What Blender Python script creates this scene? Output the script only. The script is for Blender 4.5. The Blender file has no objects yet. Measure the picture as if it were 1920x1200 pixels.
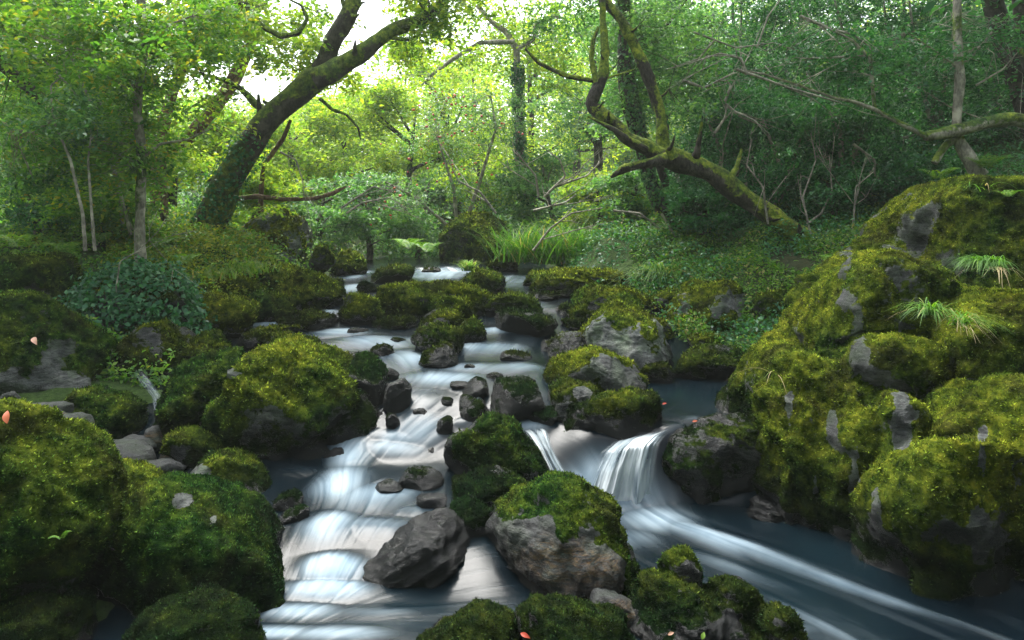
import bpy, bmesh, math, random
import numpy as np
from mathutils import Vector

# ------------------------------------------------------------------ camera, sky, sun, exposure
scene = bpy.context.scene
COL = scene.collection
F, HOR, ZC = 1280.0, 430.0, 1.7          # focal length in photo pixels, horizon row, eye height in metres
cam_d = bpy.data.cameras.new("Camera")
cam = bpy.data.objects.new("Camera", cam_d)
COL.objects.link(cam)
cam.location = (0, 0, ZC)
cam.rotation_euler = (math.radians(90), 0, 0)
cam_d.sensor_width = 36.0
cam_d.lens = 24.0
cam_d.shift_y = -(600 - HOR) / 1920.0
cam_d.clip_start = 0.05
cam_d.clip_end = 600
scene.camera = cam

SUN_EL, SUN_AZ = math.radians(62), math.radians(-26)   # azimuth from +Y (upstream) towards +X
world = bpy.data.worlds.new("World")
scene.world = world
world.use_nodes = True
wn, wl = world.node_tree.nodes, world.node_tree.links
sky = wn.new("ShaderNodeTexSky")
sky.sky_type = 'NISHITA'
sky.sun_disc = False
sky.sun_elevation = SUN_EL
sky.sun_rotation = SUN_AZ
sky.dust_density = 4.0
sky.air_density = 1.0
hs = wn.new("ShaderNodeHueSaturation")
hs.inputs["Saturation"].default_value = 0.42
wl.new(sky.outputs[0], hs.inputs["Color"])
bg = wn["Background"]
wl.new(hs.outputs[0], bg.inputs["Color"])
bg.inputs["Strength"].default_value = 0.15

sd = bpy.data.lights.new("Sun", 'SUN')
sd.energy = 2.3
sd.angle = math.radians(34)
sd.color = (1.0, 0.985, 0.94)
sun = bpy.data.objects.new("Sun", sd)
COL.objects.link(sun)
sv = Vector((math.sin(SUN_AZ) * math.cos(SUN_EL), math.cos(SUN_AZ) * math.cos(SUN_EL), math.sin(SUN_EL)))
sun.rotation_euler = sv.to_track_quat('Z', 'Y').to_euler()
sun.location = (0, 0, 30)

scene.view_settings.view_transform = 'Standard'
scene.view_settings.look = 'None'
scene.view_settings.gamma = 1
scene.view_settings.exposure = 2.1
cy = scene.cycles
cy.max_bounces = 8
cy.diffuse_bounces = 4
cy.glossy_bounces = 2
cy.transmission_bounces = 5
cy.transparent_max_bounces = 8
cy.caustics_reflective = False
cy.caustics_refractive = False

rng = np.random.default_rng(11)
random.seed(5)


# ------------------------------------------------------------------ small maths
def px(u, v, Y):
    return np.array([(u - 960.0) / F * Y, Y, ZC - (v - HOR) / F * Y])


def _hash(i, j, k, seed):
    h = (i * 374761393 + j * 668265263 + k * 2147483647 + seed * 974711) & 0xffffffff
    h = ((h ^ (h >> 13)) * 1274126177) & 0xffffffff
    h = h ^ (h >> 16)
    return (h & 0xffff) / 65535.0


def vnoise(P, seed=0):
    P = np.asarray(P, dtype=np.float64)
    Pi = np.floor(P)
    f = P - Pi
    Pi = Pi.astype(np.int64)
    w = f * f * f * (f * (f * 6 - 15) + 10)
    x, y, z = Pi[..., 0], Pi[..., 1], Pi[..., 2]
    out = 0
    for a in (0, 1):
        wa = w[..., 0] if a else 1 - w[..., 0]
        for b in (0, 1):
            wb = w[..., 1] if b else 1 - w[..., 1]
            for c in (0, 1):
                wc = w[..., 2] if c else 1 - w[..., 2]
                out = out + wa * wb * wc * _hash(x + a, y + b, z + c, seed)
    return out


def fbm(P, octv=4, seed=0, gain=0.5):
    s, a, t = 0, 1.0, 0
    P = np.asarray(P, dtype=np.float64)
    for o in range(octv):
        s = s + a * (vnoise(P, seed + o * 17) * 2 - 1)
        t += a
        a *= gain
        P = P * 2.03 + 11.7
    return s / t


def ridged(P, octv=4, seed=0):
    s, a, t = 0, 1.0, 0
    P = np.asarray(P, dtype=np.float64)
    for o in range(octv):
        s = s + a * (1 - np.abs(vnoise(P, seed + o * 13) * 2 - 1) * 2)
        t += a
        a *= 0.5
        P = P * 2.1 + 5.3
    return s / t


def sstep(a, b, x):
    t = np.clip((x - a) / (b - a), 0, 1)
    return t * t * (3 - 2 * t)


def unit(v):
    return v / np.maximum(np.linalg.norm(v, axis=-1, keepdims=True), 1e-9)


# ------------------------------------------------------------------ meshes and objects
def mesh_np(name, V, FA, nper, k=None, smooth=True, mats=()):
    """V (n,3); FA (m,nper) indices; k optional (n,4) colour attribute."""
    me = bpy.data.meshes.new(name)
    V = np.ascontiguousarray(V, dtype=np.float32)
    FA = np.ascontiguousarray(FA, dtype=np.int32)
    me.vertices.add(len(V))
    me.vertices.foreach_set("co", V.ravel())
    me.loops.add(FA.size)
    me.loops.foreach_set("vertex_index", FA.ravel())
    me.polygons.add(len(FA))
    me.polygons.foreach_set("loop_start", np.arange(0, FA.size, nper, dtype=np.int32))
    me.polygons.foreach_set("loop_total", np.full(len(FA), nper, dtype=np.int32))
    me.update(calc_edges=True)
    if smooth:
        me.polygons.foreach_set("use_smooth", np.ones(len(FA), dtype=bool))
    if k is not None:
        at = me.attributes.new("k", 'FLOAT_COLOR', 'POINT')
        at.data.foreach_set("color", np.ascontiguousarray(k, dtype=np.float32).ravel())
    for m in mats:
        me.materials.append(m)
    me.validate()
    return me


def link(name, me, parent=None, loc=None):
    o = bpy.data.objects.new(name, me)
    COL.objects.link(o)
    if parent is not None:
        o.parent = parent
        if me is not None:
            p = parent
            off = Vector(p.location)
            while p.parent is not None:
                p = p.parent
                off += Vector(p.location)
            o.location = -off          # meshes are built in world space under unrotated parents
    return o


def tag(o, label, cat, group=None, kind=None):
    if label:
        o["label"] = label
    if cat:
        o["category"] = cat
    if group:
        o["group"] = group
    if kind:
        o["kind"] = kind
    return o


def thing(name, label, cat, loc=(0, 0, 0), group=None):
    o = bpy.data.objects.new(name, None)
    COL.objects.link(o)
    o.location = tuple(float(c) for c in loc)
    o.empty_display_size = 0.1
    return tag(o, label, cat, group)


def recenter(o, V, base):
    """put the object's origin at base while its mesh stays where it is"""
    base = np.asarray(base, dtype=np.float64)
    me = o.data
    me.vertices.foreach_set("co", np.ascontiguousarray(V - base, dtype=np.float32).ravel())
    o.location = tuple(float(c) for c in base)
    me.update()


# ------------------------------------------------------------------ materials
def new_mat(name):
    m = bpy.data.materials.new(name)
    m.use_nodes = True
    nt = m.node_tree
    for n in list(nt.nodes):
        nt.nodes.remove(n)
    return m, nt, nt.nodes, nt.links


class G:
    """terse node-graph helper"""
    def __init__(s, name):
        s.m, s.nt, s.n, s.l = new_mat(name)

    def node(s, t, **kw):
        nd = s.n.new(t)
        for a, b in kw.items():
            setattr(nd, a, b)
        return nd

    def noise(s, scale, detail=4, rough=0.6, vec=None, dist=0.0):
        nd = s.node("ShaderNodeTexNoise")
        nd.inputs["Scale"].default_value = scale
        nd.inputs["Detail"].default_value = detail
        nd.inputs["Roughness"].default_value = rough
        nd.inputs["Distortion"].default_value = dist
        if vec is not None:
            s.l.new(vec, nd.inputs["Vector"])
        return nd.outputs[0]

    def geo(s):
        return s.node("ShaderNodeNewGeometry").outputs["Position"]

    def attr(s):
        a = s.node("ShaderNodeAttribute")
        a.attribute_name = "k"
        sp = s.node("ShaderNodeSeparateColor")
        s.l.new(a.outputs["Color"], sp.inputs[0])
        return sp.outputs[0], sp.outputs[1], sp.outputs[2], a.outputs["Alpha"]

    def ramp(s, fac, stops, interp='LINEAR'):
        r = s.node("ShaderNodeValToRGB")
        r.color_ramp.interpolation = interp
        el = r.color_ramp.elements
        while len(el) < len(stops):
            el.new(0.5)
        for e, (p, c) in zip(el, stops):
            e.position = p
            e.color = (*c, 1) if len(c) == 3 else c
        s.l.new(fac, r.inputs[0])
        return r.outputs[0]

    def mix(s, f, a, b, mode='MIX'):
        m = s.node("ShaderNodeMix", data_type='RGBA', blend_type=mode)
        for inp, val in ((m.inputs[0], f), (m.inputs[6], a), (m.inputs[7], b)):
            if isinstance(val, (int, float)):
                inp.default_value = val
            elif isinstance(val, tuple):
                inp.default_value = (*val, 1)
            else:
                s.l.new(val, inp)
        return m.outputs[2]

    def math(s, op, a, b=0.0, clamp=False):
        m = s.node("ShaderNodeMath", operation=op)
        m.use_clamp = clamp
        for inp, val in ((m.inputs[0], a), (m.inputs[1], b)):
            if isinstance(val, (int, float)):
                inp.default_value = val
            else:
                s.l.new(val, inp)
        return m.outputs[0]

    def bump(s, h, strength, dist, normal=None):
        b = s.node("ShaderNodeBump")
        b.inputs["Strength"].default_value = strength
        b.inputs["Distance"].default_value = dist
        s.l.new(h, b.inputs["Height"])
        if normal is not None:
            s.l.new(normal, b.inputs["Normal"])
        return b.outputs[0]

    def principled(s, col, rough, normal=None, spec=0.5):
        p = s.node("ShaderNodeBsdfPrincipled")
        for nm, val in (("Base Color", col), ("Roughness", rough)):
            if isinstance(val, (int, float)):
                p.inputs[nm].default_value = val
            elif isinstance(val, tuple):
                p.inputs[nm].default_value = (*val, 1)
            else:
                s.l.new(val, p.inputs[nm])
        if isinstance(spec, (int, float)):
            p.inputs["Specular IOR Level"].default_value = spec
        else:
            s.l.new(spec, p.inputs["Specular IOR Level"])
        if normal is not None:
            s.l.new(normal, p.inputs["Normal"])
        return p.outputs[0]

    def out(s, sh):
        o = s.node("ShaderNodeOutputMaterial")
        s.l.new(sh, o.inputs["Surface"])
        return s.m


def moss_colour(g, P, gold):
    n1 = g.noise(2.3, 3, 0.6, P)
    n2 = g.noise(16, 4, 0.75, P)
    green = g.ramp(n2, [(0.36, (0.008, 0.028, 0.010)), (0.52, (0.032, 0.085, 0.016)), (0.66, (0.095, 0.19, 0.026))])
    yell = g.ramp(n2, [(0.34, (0.035, 0.066, 0.010)), (0.5, (0.15, 0.20, 0.018)), (0.68, (0.36, 0.38, 0.036))])
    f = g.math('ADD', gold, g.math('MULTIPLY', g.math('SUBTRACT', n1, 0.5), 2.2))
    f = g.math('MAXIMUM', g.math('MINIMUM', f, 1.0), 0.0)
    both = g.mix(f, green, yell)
    pat = g.ramp(g.noise(3.1, 5, 0.7, P, 0.6), [(0.50, (0, 0, 0)), (0.62, (0.75, 0.75, 0.75))])
    return g.mix(pat, both, g.ramp(n2, [(0.35, (0.010, 0.014, 0.006)), (0.65, (0.060, 0.066, 0.020))]))


def make_rock_mat():
    g = G("mossy_stone")
    P = g.geo()
    moss, wet, rust, gold = g.attr()
    n0 = g.noise(3.5, 6, 0.65, P)
    n1 = g.noise(30, 5, 0.7, P)
    stone = g.ramp(n0, [(0.30, (0.028, 0.033, 0.036)), (0.52, (0.085, 0.09, 0.09)), (0.72, (0.21, 0.21, 0.20))])
    stone = g.mix(0.6, stone, g.ramp(n1, [(0.3, (0.25, 0.26, 0.27)), (0.7, (0.95, 0.95, 0.92))]), 'MULTIPLY')
    # thin cracks
    mp = g.node("ShaderNodeMapping")
    mp.inputs["Scale"].default_value = (5, 5, 9)
    mp.inputs["Rotation"].default_value = (0.3, 0.5, 0.2)
    g.l.new(P, mp.inputs[0])
    wob = g.node("ShaderNodeVectorMath", operation='ADD')
    g.l.new(mp.outputs[0], wob.inputs[0])
    nn = g.node("ShaderNodeTexNoise")
    nn.inputs["Scale"].default_value = 4
    g.l.new(P, nn.inputs["Vector"])
    g.l.new(nn.outputs[1], wob.inputs[1])
    vo = g.node("ShaderNodeTexVoronoi", feature='DISTANCE_TO_EDGE')
    vo.inputs["Scale"].default_value = 1.6
    g.l.new(wob.outputs[0], vo.inputs["Vector"])
    crack = g.ramp(vo.outputs[0], [(0.0, (0, 0, 0)), (0.07, (1, 1, 1))])
    mp2 = g.node("ShaderNodeMapping")
    mp2.inputs["Scale"].default_value = (3, 3, 14)
    mp2.inputs["Rotation"].default_value = (0.5, -0.75, 0.2)
    g.l.new(P, mp2.inputs[0])
    strat = g.noise(2.2, 6, 0.75, mp2.outputs[0], 1.2)
    sline = g.ramp(strat, [(0.40, (0.22, 0.22, 0.24)), (0.5, (1, 1, 1)), (0.66, (1.5, 1.5, 1.45))])
    stone = g.mix(0.8, stone, sline, 'MULTIPLY')
    stone = g.mix(0.30, stone, crack, 'MULTIPLY')
    rustc = g.ramp(g.noise(13, 6, 0.8, mp.outputs[0]), [(0.35, (0.10, 0.09, 0.08)), (0.5, (0.30, 0.15, 0.05)), (0.62, (0.34, 0.27, 0.12)), (0.75, (0.38, 0.12, 0.05))])
    stone = g.mix(g.math('MULTIPLY', rust, g.ramp(g.noise(5, 5, 0.75, mp2.outputs[0], 1.0), [(0.45, (0, 0, 0)), (0.6, (1, 1, 1))])), stone, rustc)
    # algae film
    alg = g.math('MULTIPLY', g.ramp(g.noise(6, 4, 0.6, P), [(0.45, (0, 0, 0)), (0.65, (1, 1, 1))]), 0.55)
    stone = g.mix(alg, stone, (0.05, 0.08, 0.035))
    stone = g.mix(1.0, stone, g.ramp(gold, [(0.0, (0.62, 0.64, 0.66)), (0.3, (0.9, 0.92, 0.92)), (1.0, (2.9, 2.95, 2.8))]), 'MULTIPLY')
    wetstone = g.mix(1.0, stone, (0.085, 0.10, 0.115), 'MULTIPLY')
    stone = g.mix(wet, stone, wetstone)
    mc = moss_colour(g, P, gold)
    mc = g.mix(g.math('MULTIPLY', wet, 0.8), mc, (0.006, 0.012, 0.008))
    # ragged moss edge
    e = g.math('ADD', moss, g.math('MULTIPLY', g.math('SUBTRACT', g.noise(45, 3, 0.7, P), 0.5), 0.9))
    edge = g.ramp(e, [(0.42, (0, 0, 0)), (0.55, (1, 1, 1))])
    mc = g.mix(1.0, mc, (0.62, 0.60, 0.62), 'MULTIPLY')      # base moss darkened to put shade in the gaps between fronds
    col = g.mix(edge, stone, mc)
    rough_s = g.math('SUBTRACT', 0.75, g.math('MULTIPLY', wet, 0.5))
    r = g.mix(edge, rough_s, (0.95, 0.95, 0.95))
    spec = g.math('MULTIPLY', g.math('SUBTRACT', 1.0, edge), 0.4)
    b1 = g.bump(n1, 0.55, 0.02)
    b2 = g.bump(strat, 1.0, 0.09, b1)
    mb = g.noise(90, 3, 0.8, P)
    b3 = g.bump(mb, 0.8, 0.02, b2)
    return g.out(g.principled(col, r, b3, spec))


def make_tuft_mat():
    g = G("moss_fronds")
    P = g.geo()
    tint, wet, tip, gold = g.attr()
    mc = moss_colour(g, P, gold)
    mc = g.mix(g.math('MULTIPLY', wet, 0.8), mc, (0.007, 0.015, 0.009))
    lev = g.math('ADD', 0.30, g.math('MULTIPLY', g.math('POWER', tint, 2.0), 2.4))
    cl = g.node("ShaderNodeCombineColor")
    for i in range(3):
        g.l.new(lev, cl.inputs[i])
    col = g.mix(1.0, mc, cl.outputs[0], 'MULTIPLY')
    d = g.node("ShaderNodeBsdfDiffuse")
    g.l.new(col, d.inputs[0])
    t = g.node("ShaderNodeBsdfTranslucent")
    g.l.new(col, t.inputs[0])
    mx = g.node("ShaderNodeMixShader")
    mx.inputs[0].default_value = 0.35
    g.l.new(d.outputs[0], mx.inputs[1])
    g.l.new(t.outputs[0], mx.inputs[2])
    return g.out(mx.outputs[0])


def make_leaf_mat(name, stops, gloss=0.3, rough=0.45, trans=0.45, glint=(1, 1, 1)):
    """stops: colours over the leaf's own tint 0..1"""
    g = G(name)
    tint, b, c, a = g.attr()
    col = g.ramp(tint, stops)
    pr = g.principled(col, rough, None, gloss)
    t = g.node("ShaderNodeBsdfTranslucent")
    tc = g.mix(1.0, col, (1.55, 1.7, 0.55), 'MULTIPLY')
    g.l.new(tc, t.inputs[0])
    mx = g.node("ShaderNodeMixShader")
    mx.inputs[0].default_value = trans
    g.l.new(pr, mx.inputs[1])
    g.l.new(t.outputs[0], mx.inputs[2])
    return g.out(mx.outputs[0])


def make_bark_mat(name, dark, light, moss_amt=1.0, gold=0.3):
    g = G(name)
    P = g.geo()
    moss, b, c, a = g.attr()
    mp = g.node("ShaderNodeMapping")
    mp.inputs["Scale"].default_value = (1, 1, 0.35)
    g.l.new(P, mp.inputs[0])
    n = g.noise(34, 6, 0.7, mp.outputs[0])
    n2 = g.noise(7, 3, 0.6, P)
    col = g.ramp(n, [(0.35, dark), (0.65, light)])
    col = g.mix(g.ramp(n2, [(0.5, (0, 0, 0)), (0.66, (0.7, 0.7, 0.7))]), col, tuple(min(1, x * 1.9) for x in light))
    mc = moss_colour(g, P, a)
    e = g.math('ADD', moss, g.math('MULTIPLY', g.math('SUBTRACT', g.noise(20, 4, 0.7, P), 0.5), 0.9))
    edge = g.ramp(e, [(0.45, (0, 0, 0)), (0.6, (1, 1, 1))])
    col = g.mix(edge, col, mc)
    return g.out(g.principled(col, 0.85, g.bump(n, 0.9, 0.025), 0.25))


def make_water_mat():
    g = G("stream_water")
    foam, streak, b, a = g.attr()
    P = g.geo()
    deep = g.ramp(g.noise(1.3, 2, 0.5, P), [(0.35, (0.0012, 0.0035, 0.0055)), (0.65, (0.0025, 0.0075, 0.0105))])
    fcol = g.ramp(streak, [(0.1, (0.15, 0.22, 0.28)), (0.9, (0.31, 0.39, 0.44))])
    wsh = g.principled(deep, 0.24, g.bump(streak, 0.25, 0.008), 0.13)
    fsh = g.principled(fcol, 0.75, None, 0.1)
    mx = g.node("ShaderNodeMixShader")
    g.l.new(foam, mx.inputs[0])
    g.l.new(wsh, mx.inputs[1])
    g.l.new(fsh, mx.inputs[2])
    return g.out(mx.outputs[0])


def make_fall_mat():
    g = G("falling_water")
    foam, streak, b, a = g.attr()
    fcol = g.ramp(streak, [(0.1, (0.16, 0.21, 0.24)), (0.9, (0.38, 0.415, 0.425))])
    fsh = g.principled(fcol, 0.45, None, 0.4)
    tr = g.node("ShaderNodeBsdfTransparent")
    mx = g.node("ShaderNodeMixShader")
    g.l.new(foam, mx.inputs[0])
    g.l.new(tr.outputs[0], mx.inputs[1])
    g.l.new(fsh, mx.inputs[2])
    return g.out(mx.outputs[0])


def make_ground_mat():
    g = G("forest_floor")
    P = g.geo()
    moss, wet, rust, gold = g.attr()
    n = g.noise(9, 6, 0.75, P)
    col = g.ramp(n, [(0.3, (0.010, 0.014, 0.006)), (0.5, (0.028, 0.036, 0.012)), (0.68, (0.055, 0.045, 0.022))])
    gr = g.ramp(g.noise(26, 5, 0.8, P), [(0.3, (0.010, 0.028, 0.006)), (0.7, (0.055, 0.10, 0.018))])
    col = g.mix(moss, col, gr)
    bed = g.ramp(g.noise(14, 4, 0.7, P), [(0.35, (0.012, 0.015, 0.014)), (0.7, (0.06, 0.06, 0.05))])
    col = g.mix(wet, col, bed)
    return g.out(g.principled(col, 0.9, g.bump(n, 1.0, 0.08), 0.2))


M_ROCK = make_rock_mat()
M_TUFT = make_tuft_mat()
M_WATER = make_water_mat()
M_FALL = make_fall_mat()
M_GROUND = make_ground_mat()
M_BARK = make_bark_mat("mossy_bark", (0.010, 0.008, 0.007), (0.055, 0.046, 0.038))
M_BARK_PALE = make_bark_mat("pale_bark", (0.10, 0.09, 0.075), (0.30, 0.27, 0.22))
M_BARK_RED = make_bark_mat("reddish_bark", (0.06, 0.032, 0.022), (0.20, 0.115, 0.08))
M_LEAF_MID = make_leaf_mat("fresh_green_leaves", [(0, (0.035, 0.11, 0.024)), (0.5, (0.10, 0.23, 0.038)), (0.93, (0.24, 0.34, 0.050)), (1.0, (0.40, 0.26, 0.02))], 0.3, 0.45, 0.5)
M_LEAF_YEL = make_leaf_mat("yellow_green_leaves", [(0, (0.07, 0.16, 0.030)), (0.5, (0.20, 0.31, 0.045)), (1.0, (0.42, 0.44, 0.060))], 0.2, 0.5, 0.5)
M_LEAF_COOL = make_leaf_mat("cool_green_leaves", [(0, (0.025, 0.085, 0.040)), (0.5, (0.065, 0.165, 0.070)), (1.0, (0.16, 0.28, 0.10))], 0.3, 0.45, 0.45)
M_LEAF_DARK = make_leaf_mat("glossy_dark_leaves", [(0, (0.012, 0.060, 0.028)), (0.5, (0.030, 0.130, 0.052)), (1.0, (0.080, 0.230, 0.085))], 0.26, 0.38, 0.35)
M_GRASS = make_leaf_mat("grass_blades", [(0, (0.025, 0.085, 0.014)), (0.6, (0.080, 0.19, 0.022)), (0.9, (0.17, 0.26, 0.04)), (1.0, (0.30, 0.24, 0.12))], 0.25, 0.5, 0.4)
M_GOLD = make_leaf_mat("golden_green_growth", [(0, (0.04, 0.09, 0.012)), (0.5, (0.14, 0.20, 0.02)), (1.0, (0.36, 0.34, 0.04))], 0.2, 0.5, 0.4)
M_STRAW = make_leaf_mat("straw", [(0, (0.25, 0.19, 0.10)), (1.0, (0.50, 0.42, 0.26))], 0.2, 0.6, 0.3)
M_RED = make_leaf_mat("red_leaf", [(0, (0.42, 0.05, 0.03)), (0.5, (0.45, 0.12, 0.05)), (1.0, (0.50, 0.28, 0.20))], 0.3, 0.5, 0.3)
M_BERRY = make_leaf_mat("red_berries", [(0, (0.45, 0.03, 0.02)), (1.0, (0.60, 0.10, 0.05))], 0.4, 0.35, 0.05)

# ------------------------------------------------------------------ stream levels and terrain
LP = np.array([(0, 0), (3.05, 0), (3.22, .035), (3.42, .10), (3.84, .14), (4.38, .16), (4.50, .20), (4.68, .31), (4.82, .40), (5.02, .49),
               (5.61, .56), (6.4, .60), (7.07, .65), (7.53, .70), (8.23, .80), (9.3, .90), (10.2, .98), (11.4, 1.03), (12.2, 1.08), (16, 1.13), (40, 1.6)])
RP = np.array([(0, -.02), (4.24, 0), (4.36, .36), (4.55, .43), (6.5, .46), (7.0, .62), (7.53, .70), (8.23, .80), (9.3, .90), (10.2, .98), (11.4, 1.03), (12.2, 1.08), (16, 1.13), (40, 1.6)])


def zwater(X, Y):
    # the steps do not run straight across the stream
    Yl = Y + 0.10 * np.sin(X * 3.1 + 0.6) + 0.025 * np.sin(X * 7.3 + 1.0)
    l = np.interp(Yl, LP[:, 0], LP[:, 1])
    r = np.interp(Y, RP[:, 0], RP[:, 1])
    w = sstep(0.18, 0.55, X)
    w2 = sstep(-0.2, 0.3, X)
    return l * (1 - w) + r * w if np.isscalar(X) else np.where(Y > 4.3, l * (1 - w) + r * w, l * (1 - w2) + r * w2)


BL = np.array([(0, -1.6), (2.8, -1.7), (3.6, -1.75), (4.2, -1.9), (5, -2.4), (6, -2.7), (7, -2.95), (9, -2.6), (11, -2.8), (14, -3.1), (16, -2.2), (40, -2)])
BR = np.array([(0, 4.2), (2.8, 3.6), (3.6, 2.8), (4.3, 2.1), (5, 2.0), (6.2, 2.25), (6.8, 1.6), (8, 1.0), (9, .8), (11, .6), (14, .5), (16, -.8), (40, -1)])


def terrain(X, Y):
    X = np.asarray(X, dtype=np.float64)
    Y = np.asarray(Y, dtype=np.float64)
    zb = zwater(X, np.clip(Y, 0, 40))
    xl = np.interp(Y, BL[:, 0], BL[:, 1])
    xr = np.interp(Y, BR[:, 0], BR[:, 1])
    dl = np.maximum(xl - X, 0)
    dr = np.maximum(X - xr, 0)
    ins = np.minimum(X - xl, xr - X)
    h = zb - 0.28 * sstep(-0.1, 0.5, ins)
    h = h + 0.50 * sstep(0, 1.0, dl) * sstep(5.5, 7.0, Y) + (0.03 + 0.05 * sstep(5, 7, Y)) * dl + 0.10 * np.maximum(dl - 6, 0)
    mid = sstep(5.0, 6.0, Y) * sstep(9.8, 8.4, Y)
    h = h + (0.28 * sstep(0, .8, dr) + 0.27 * np.minimum(dr, 9)) * (1 - mid) + mid * (.25 * sstep(.5, 2.2, dr) + 0.30 * np.clip(dr - 1.0, 0, 9))
    h = h + 0.42 * np.maximum(dr - 9, 0)
    h = h + 0.10 * np.clip(Y - 17, 0, 60) * sstep(17, 30, Y)
    back = np.maximum(-Y - 1.5, 0)
    h = h + 0.85 * np.minimum(back, 16)  # unseen hill added behind the camera to block low sky light
    h = np.minimum(h, np.where(Y > 0, 9 + 12 * sstep(0, 8, X), 26))
    Q = np.stack([X, Y, 0 * X], -1)
    amp = sstep(-0.2, 0.8, dl + dr) * (0.12 + 0.01 * np.abs(Y))
    h = h + fbm(Q * 0.9, 4, 3) * amp + fbm(Q * 6, 3, 9) * 0.03
    return h


def grid_faces(nx, ny):
    i, j = np.meshgrid(np.arange(nx - 1), np.arange(ny - 1), indexing='ij')
    a = (i * ny + j).ravel()
    return np.stack([a, a + ny, a + ny + 1, a + 1], 1)


def warp_axis(lim, n, p):
    t = np.linspace(-1, 1, n)
    return np.sign(t) * np.abs(t) ** p * lim


def build_ground():
    xs = warp_axis(150, 420, 2.6)
    ys = np.concatenate([-np.geomspace(120, 1, 50), np.linspace(-0.9, 16, 250), np.geomspace(16.1, 160, 90)])
    X, Y = np.meshgrid(xs, ys, indexing='ij')
    Z = terrain(X, Y)
    xl = np.interp(Y, BL[:, 0], BL[:, 1])
    xr = np.interp(Y, BR[:, 0], BR[:, 1])
    ins = np.minimum(X - xl, xr - X)
    wet = sstep(-0.15, 0.1, ins) * (Y < 15.5) * (Y > -1)
    V = np.stack([X, Y, Z], -1).reshape(-1, 3)
    moss = sstep(-0.3, 0.3, fbm(V * 0.5, 3, 4) + 0.25)
    k = np.stack([moss, wet.ravel(), 0 * moss, 0 * moss + .3], -1)
    me = mesh_np("ground", V, grid_faces(len(xs), len(ys)), 4, k, True, [M_GROUND])
    tag(link("ground", me), "dark mossy forest floor falling to the stream bed from both banks", None, None, "structure")


build_ground()

# ------------------------------------------------------------------ water with streaks that follow the flow
FLOWS = [  # (u, v) rows of the photo on the water surface, downstream order
    [(745, 500), (690, 512), (655, 530), (650, 548), (625, 580), (600, 592), (560, 612), (560, 625), (640, 632), (720, 650), (770, 690), (800, 730), (780, 765), (740, 800), (690, 840), (650, 872), (640, 910), (630, 960), (610, 1030), (620, 1060), (630, 1110), (560, 1160), (480, 1200), (450, 1260)],
    [(1060, 565), (1010, 582), (960, 600), (920, 625), (960, 640), (930, 665), (900, 700), (850, 725), (815, 745), (770, 800), (720, 845), (670, 880)],
    [(500, 625), (470, 640), (560, 640), (640, 640), (720, 665)],
    [(1100, 700), (1000, 690), (900, 715), (830, 735)],
    [(900, 790), (850, 800), (800, 830), (740, 860), (680, 900), (640, 950), (600, 1000)],
    [(520, 900), (600, 890), (660, 900), (700, 960), (640, 1010), (600, 1045)],
    [(840, 940), (760, 960), (700, 1000), (650, 1040), (635, 1070)],
    [(1000, 1110), (860, 1130), (760, 1140), (680, 1150), (600, 1175), (520, 1220)],
    [(900, 1240), (760, 1190), (660, 1180), (560, 1200)],
    [(1380, 700), (1330, 740), (1330, 775), (1270, 805), (1200, 835)],
    [(1150, 940), (1230, 975), (1330, 1010), (1430, 1045), (1560, 1095), (1700, 1145), (1850, 1200), (2000, 1260)],
    [(1130, 960), (1170, 1040), (1260, 1090), (1400, 1130), (1560, 1200), (1650, 1260)],
    [(1080, 930), (1120, 950), (1180, 1000), (1300, 1060), (1500, 1130), (1700, 1230)],
]
FOAM = [  # u, v, du, dv, amount
    (655, 862, 32, 24, 1.15), (640, 905, 40, 25, .9), (700, 930, 60, 22, .6), (715, 850, 60, 14, .8), (780, 800, 46, 34, .85), (740, 825, 50, 16, .8),
    (800, 755, 36, 26, .7), (825, 715, 60, 14, .6), (760, 675, 50, 14, .55), (700, 642, 60, 9, .75), (650, 626, 50, 7, .7), (770, 640, 40, 7, .5),
    (900, 655, 60, 10, .6), (960, 690, 70, 8, .5), (880, 690, 50, 8, .5), (560, 888, 50, 10, .45), (690, 990, 90, 16, .42), (620, 990, 50, 24, .6), (780, 960, 60, 12, .3),
    (625, 1070, 45, 22, .95), (615, 1110, 60, 16, .8), (560, 1150, 60, 12, .55), (510, 1188, 60, 10, .6), (700, 1150, 90, 8, .25), (620, 1190, 90, 12, .5),
    (1150, 950, 70, 22, 1.2), (1220, 975, 60, 18, .9), (1180, 1015, 50, 22, .6), (1300, 1000, 90, 14, .75, .3), (1400, 1030, 120, 10, .6, .22), (1520, 1075, 150, 8, .42, .14),
    (1650, 1120, 170, 7, .36, .10), (1800, 1172, 170, 7, .32, .08), (1350, 1060, 120, 10, .3, .2), (1560, 1185, 140, 8, .28, .12), (655, 541, 25, 6, .9), (665, 515, 25, 6, .8), (515, 606, 35, 6, .8), (600, 590, 26, 6, .8),
    (830, 512, 60, 8, .7), (960, 526, 45, 10, .7), (1030, 576, 40, 7, .7), (915, 622, 50, 5, .55), (880, 790, 70, 9, .4), (1000, 800, 40, 8, .5),
    (490, 640, 40, 7, .45), (1250, 1060, 90, 18, .25), (1100, 930, 30, 20, .8), (1260, 800, 30, 10, .5), (1300, 785, 30, 7, .35), (1480, 1180, 90, 12, .22),
]


def pix_to_water(u, v):
    lo, hi = 1.5, 30.0
    for _ in range(50):
        m = 0.5 * (lo + hi)
        X = (u - 960) / F * m
        z = float(zwater(np.array([X]), np.array([m]))[0])
        if ZC - (v - HOR) / F * m > z:
            lo = m
        else:
            hi = m
    return (u - 960) / F * lo, lo


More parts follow.
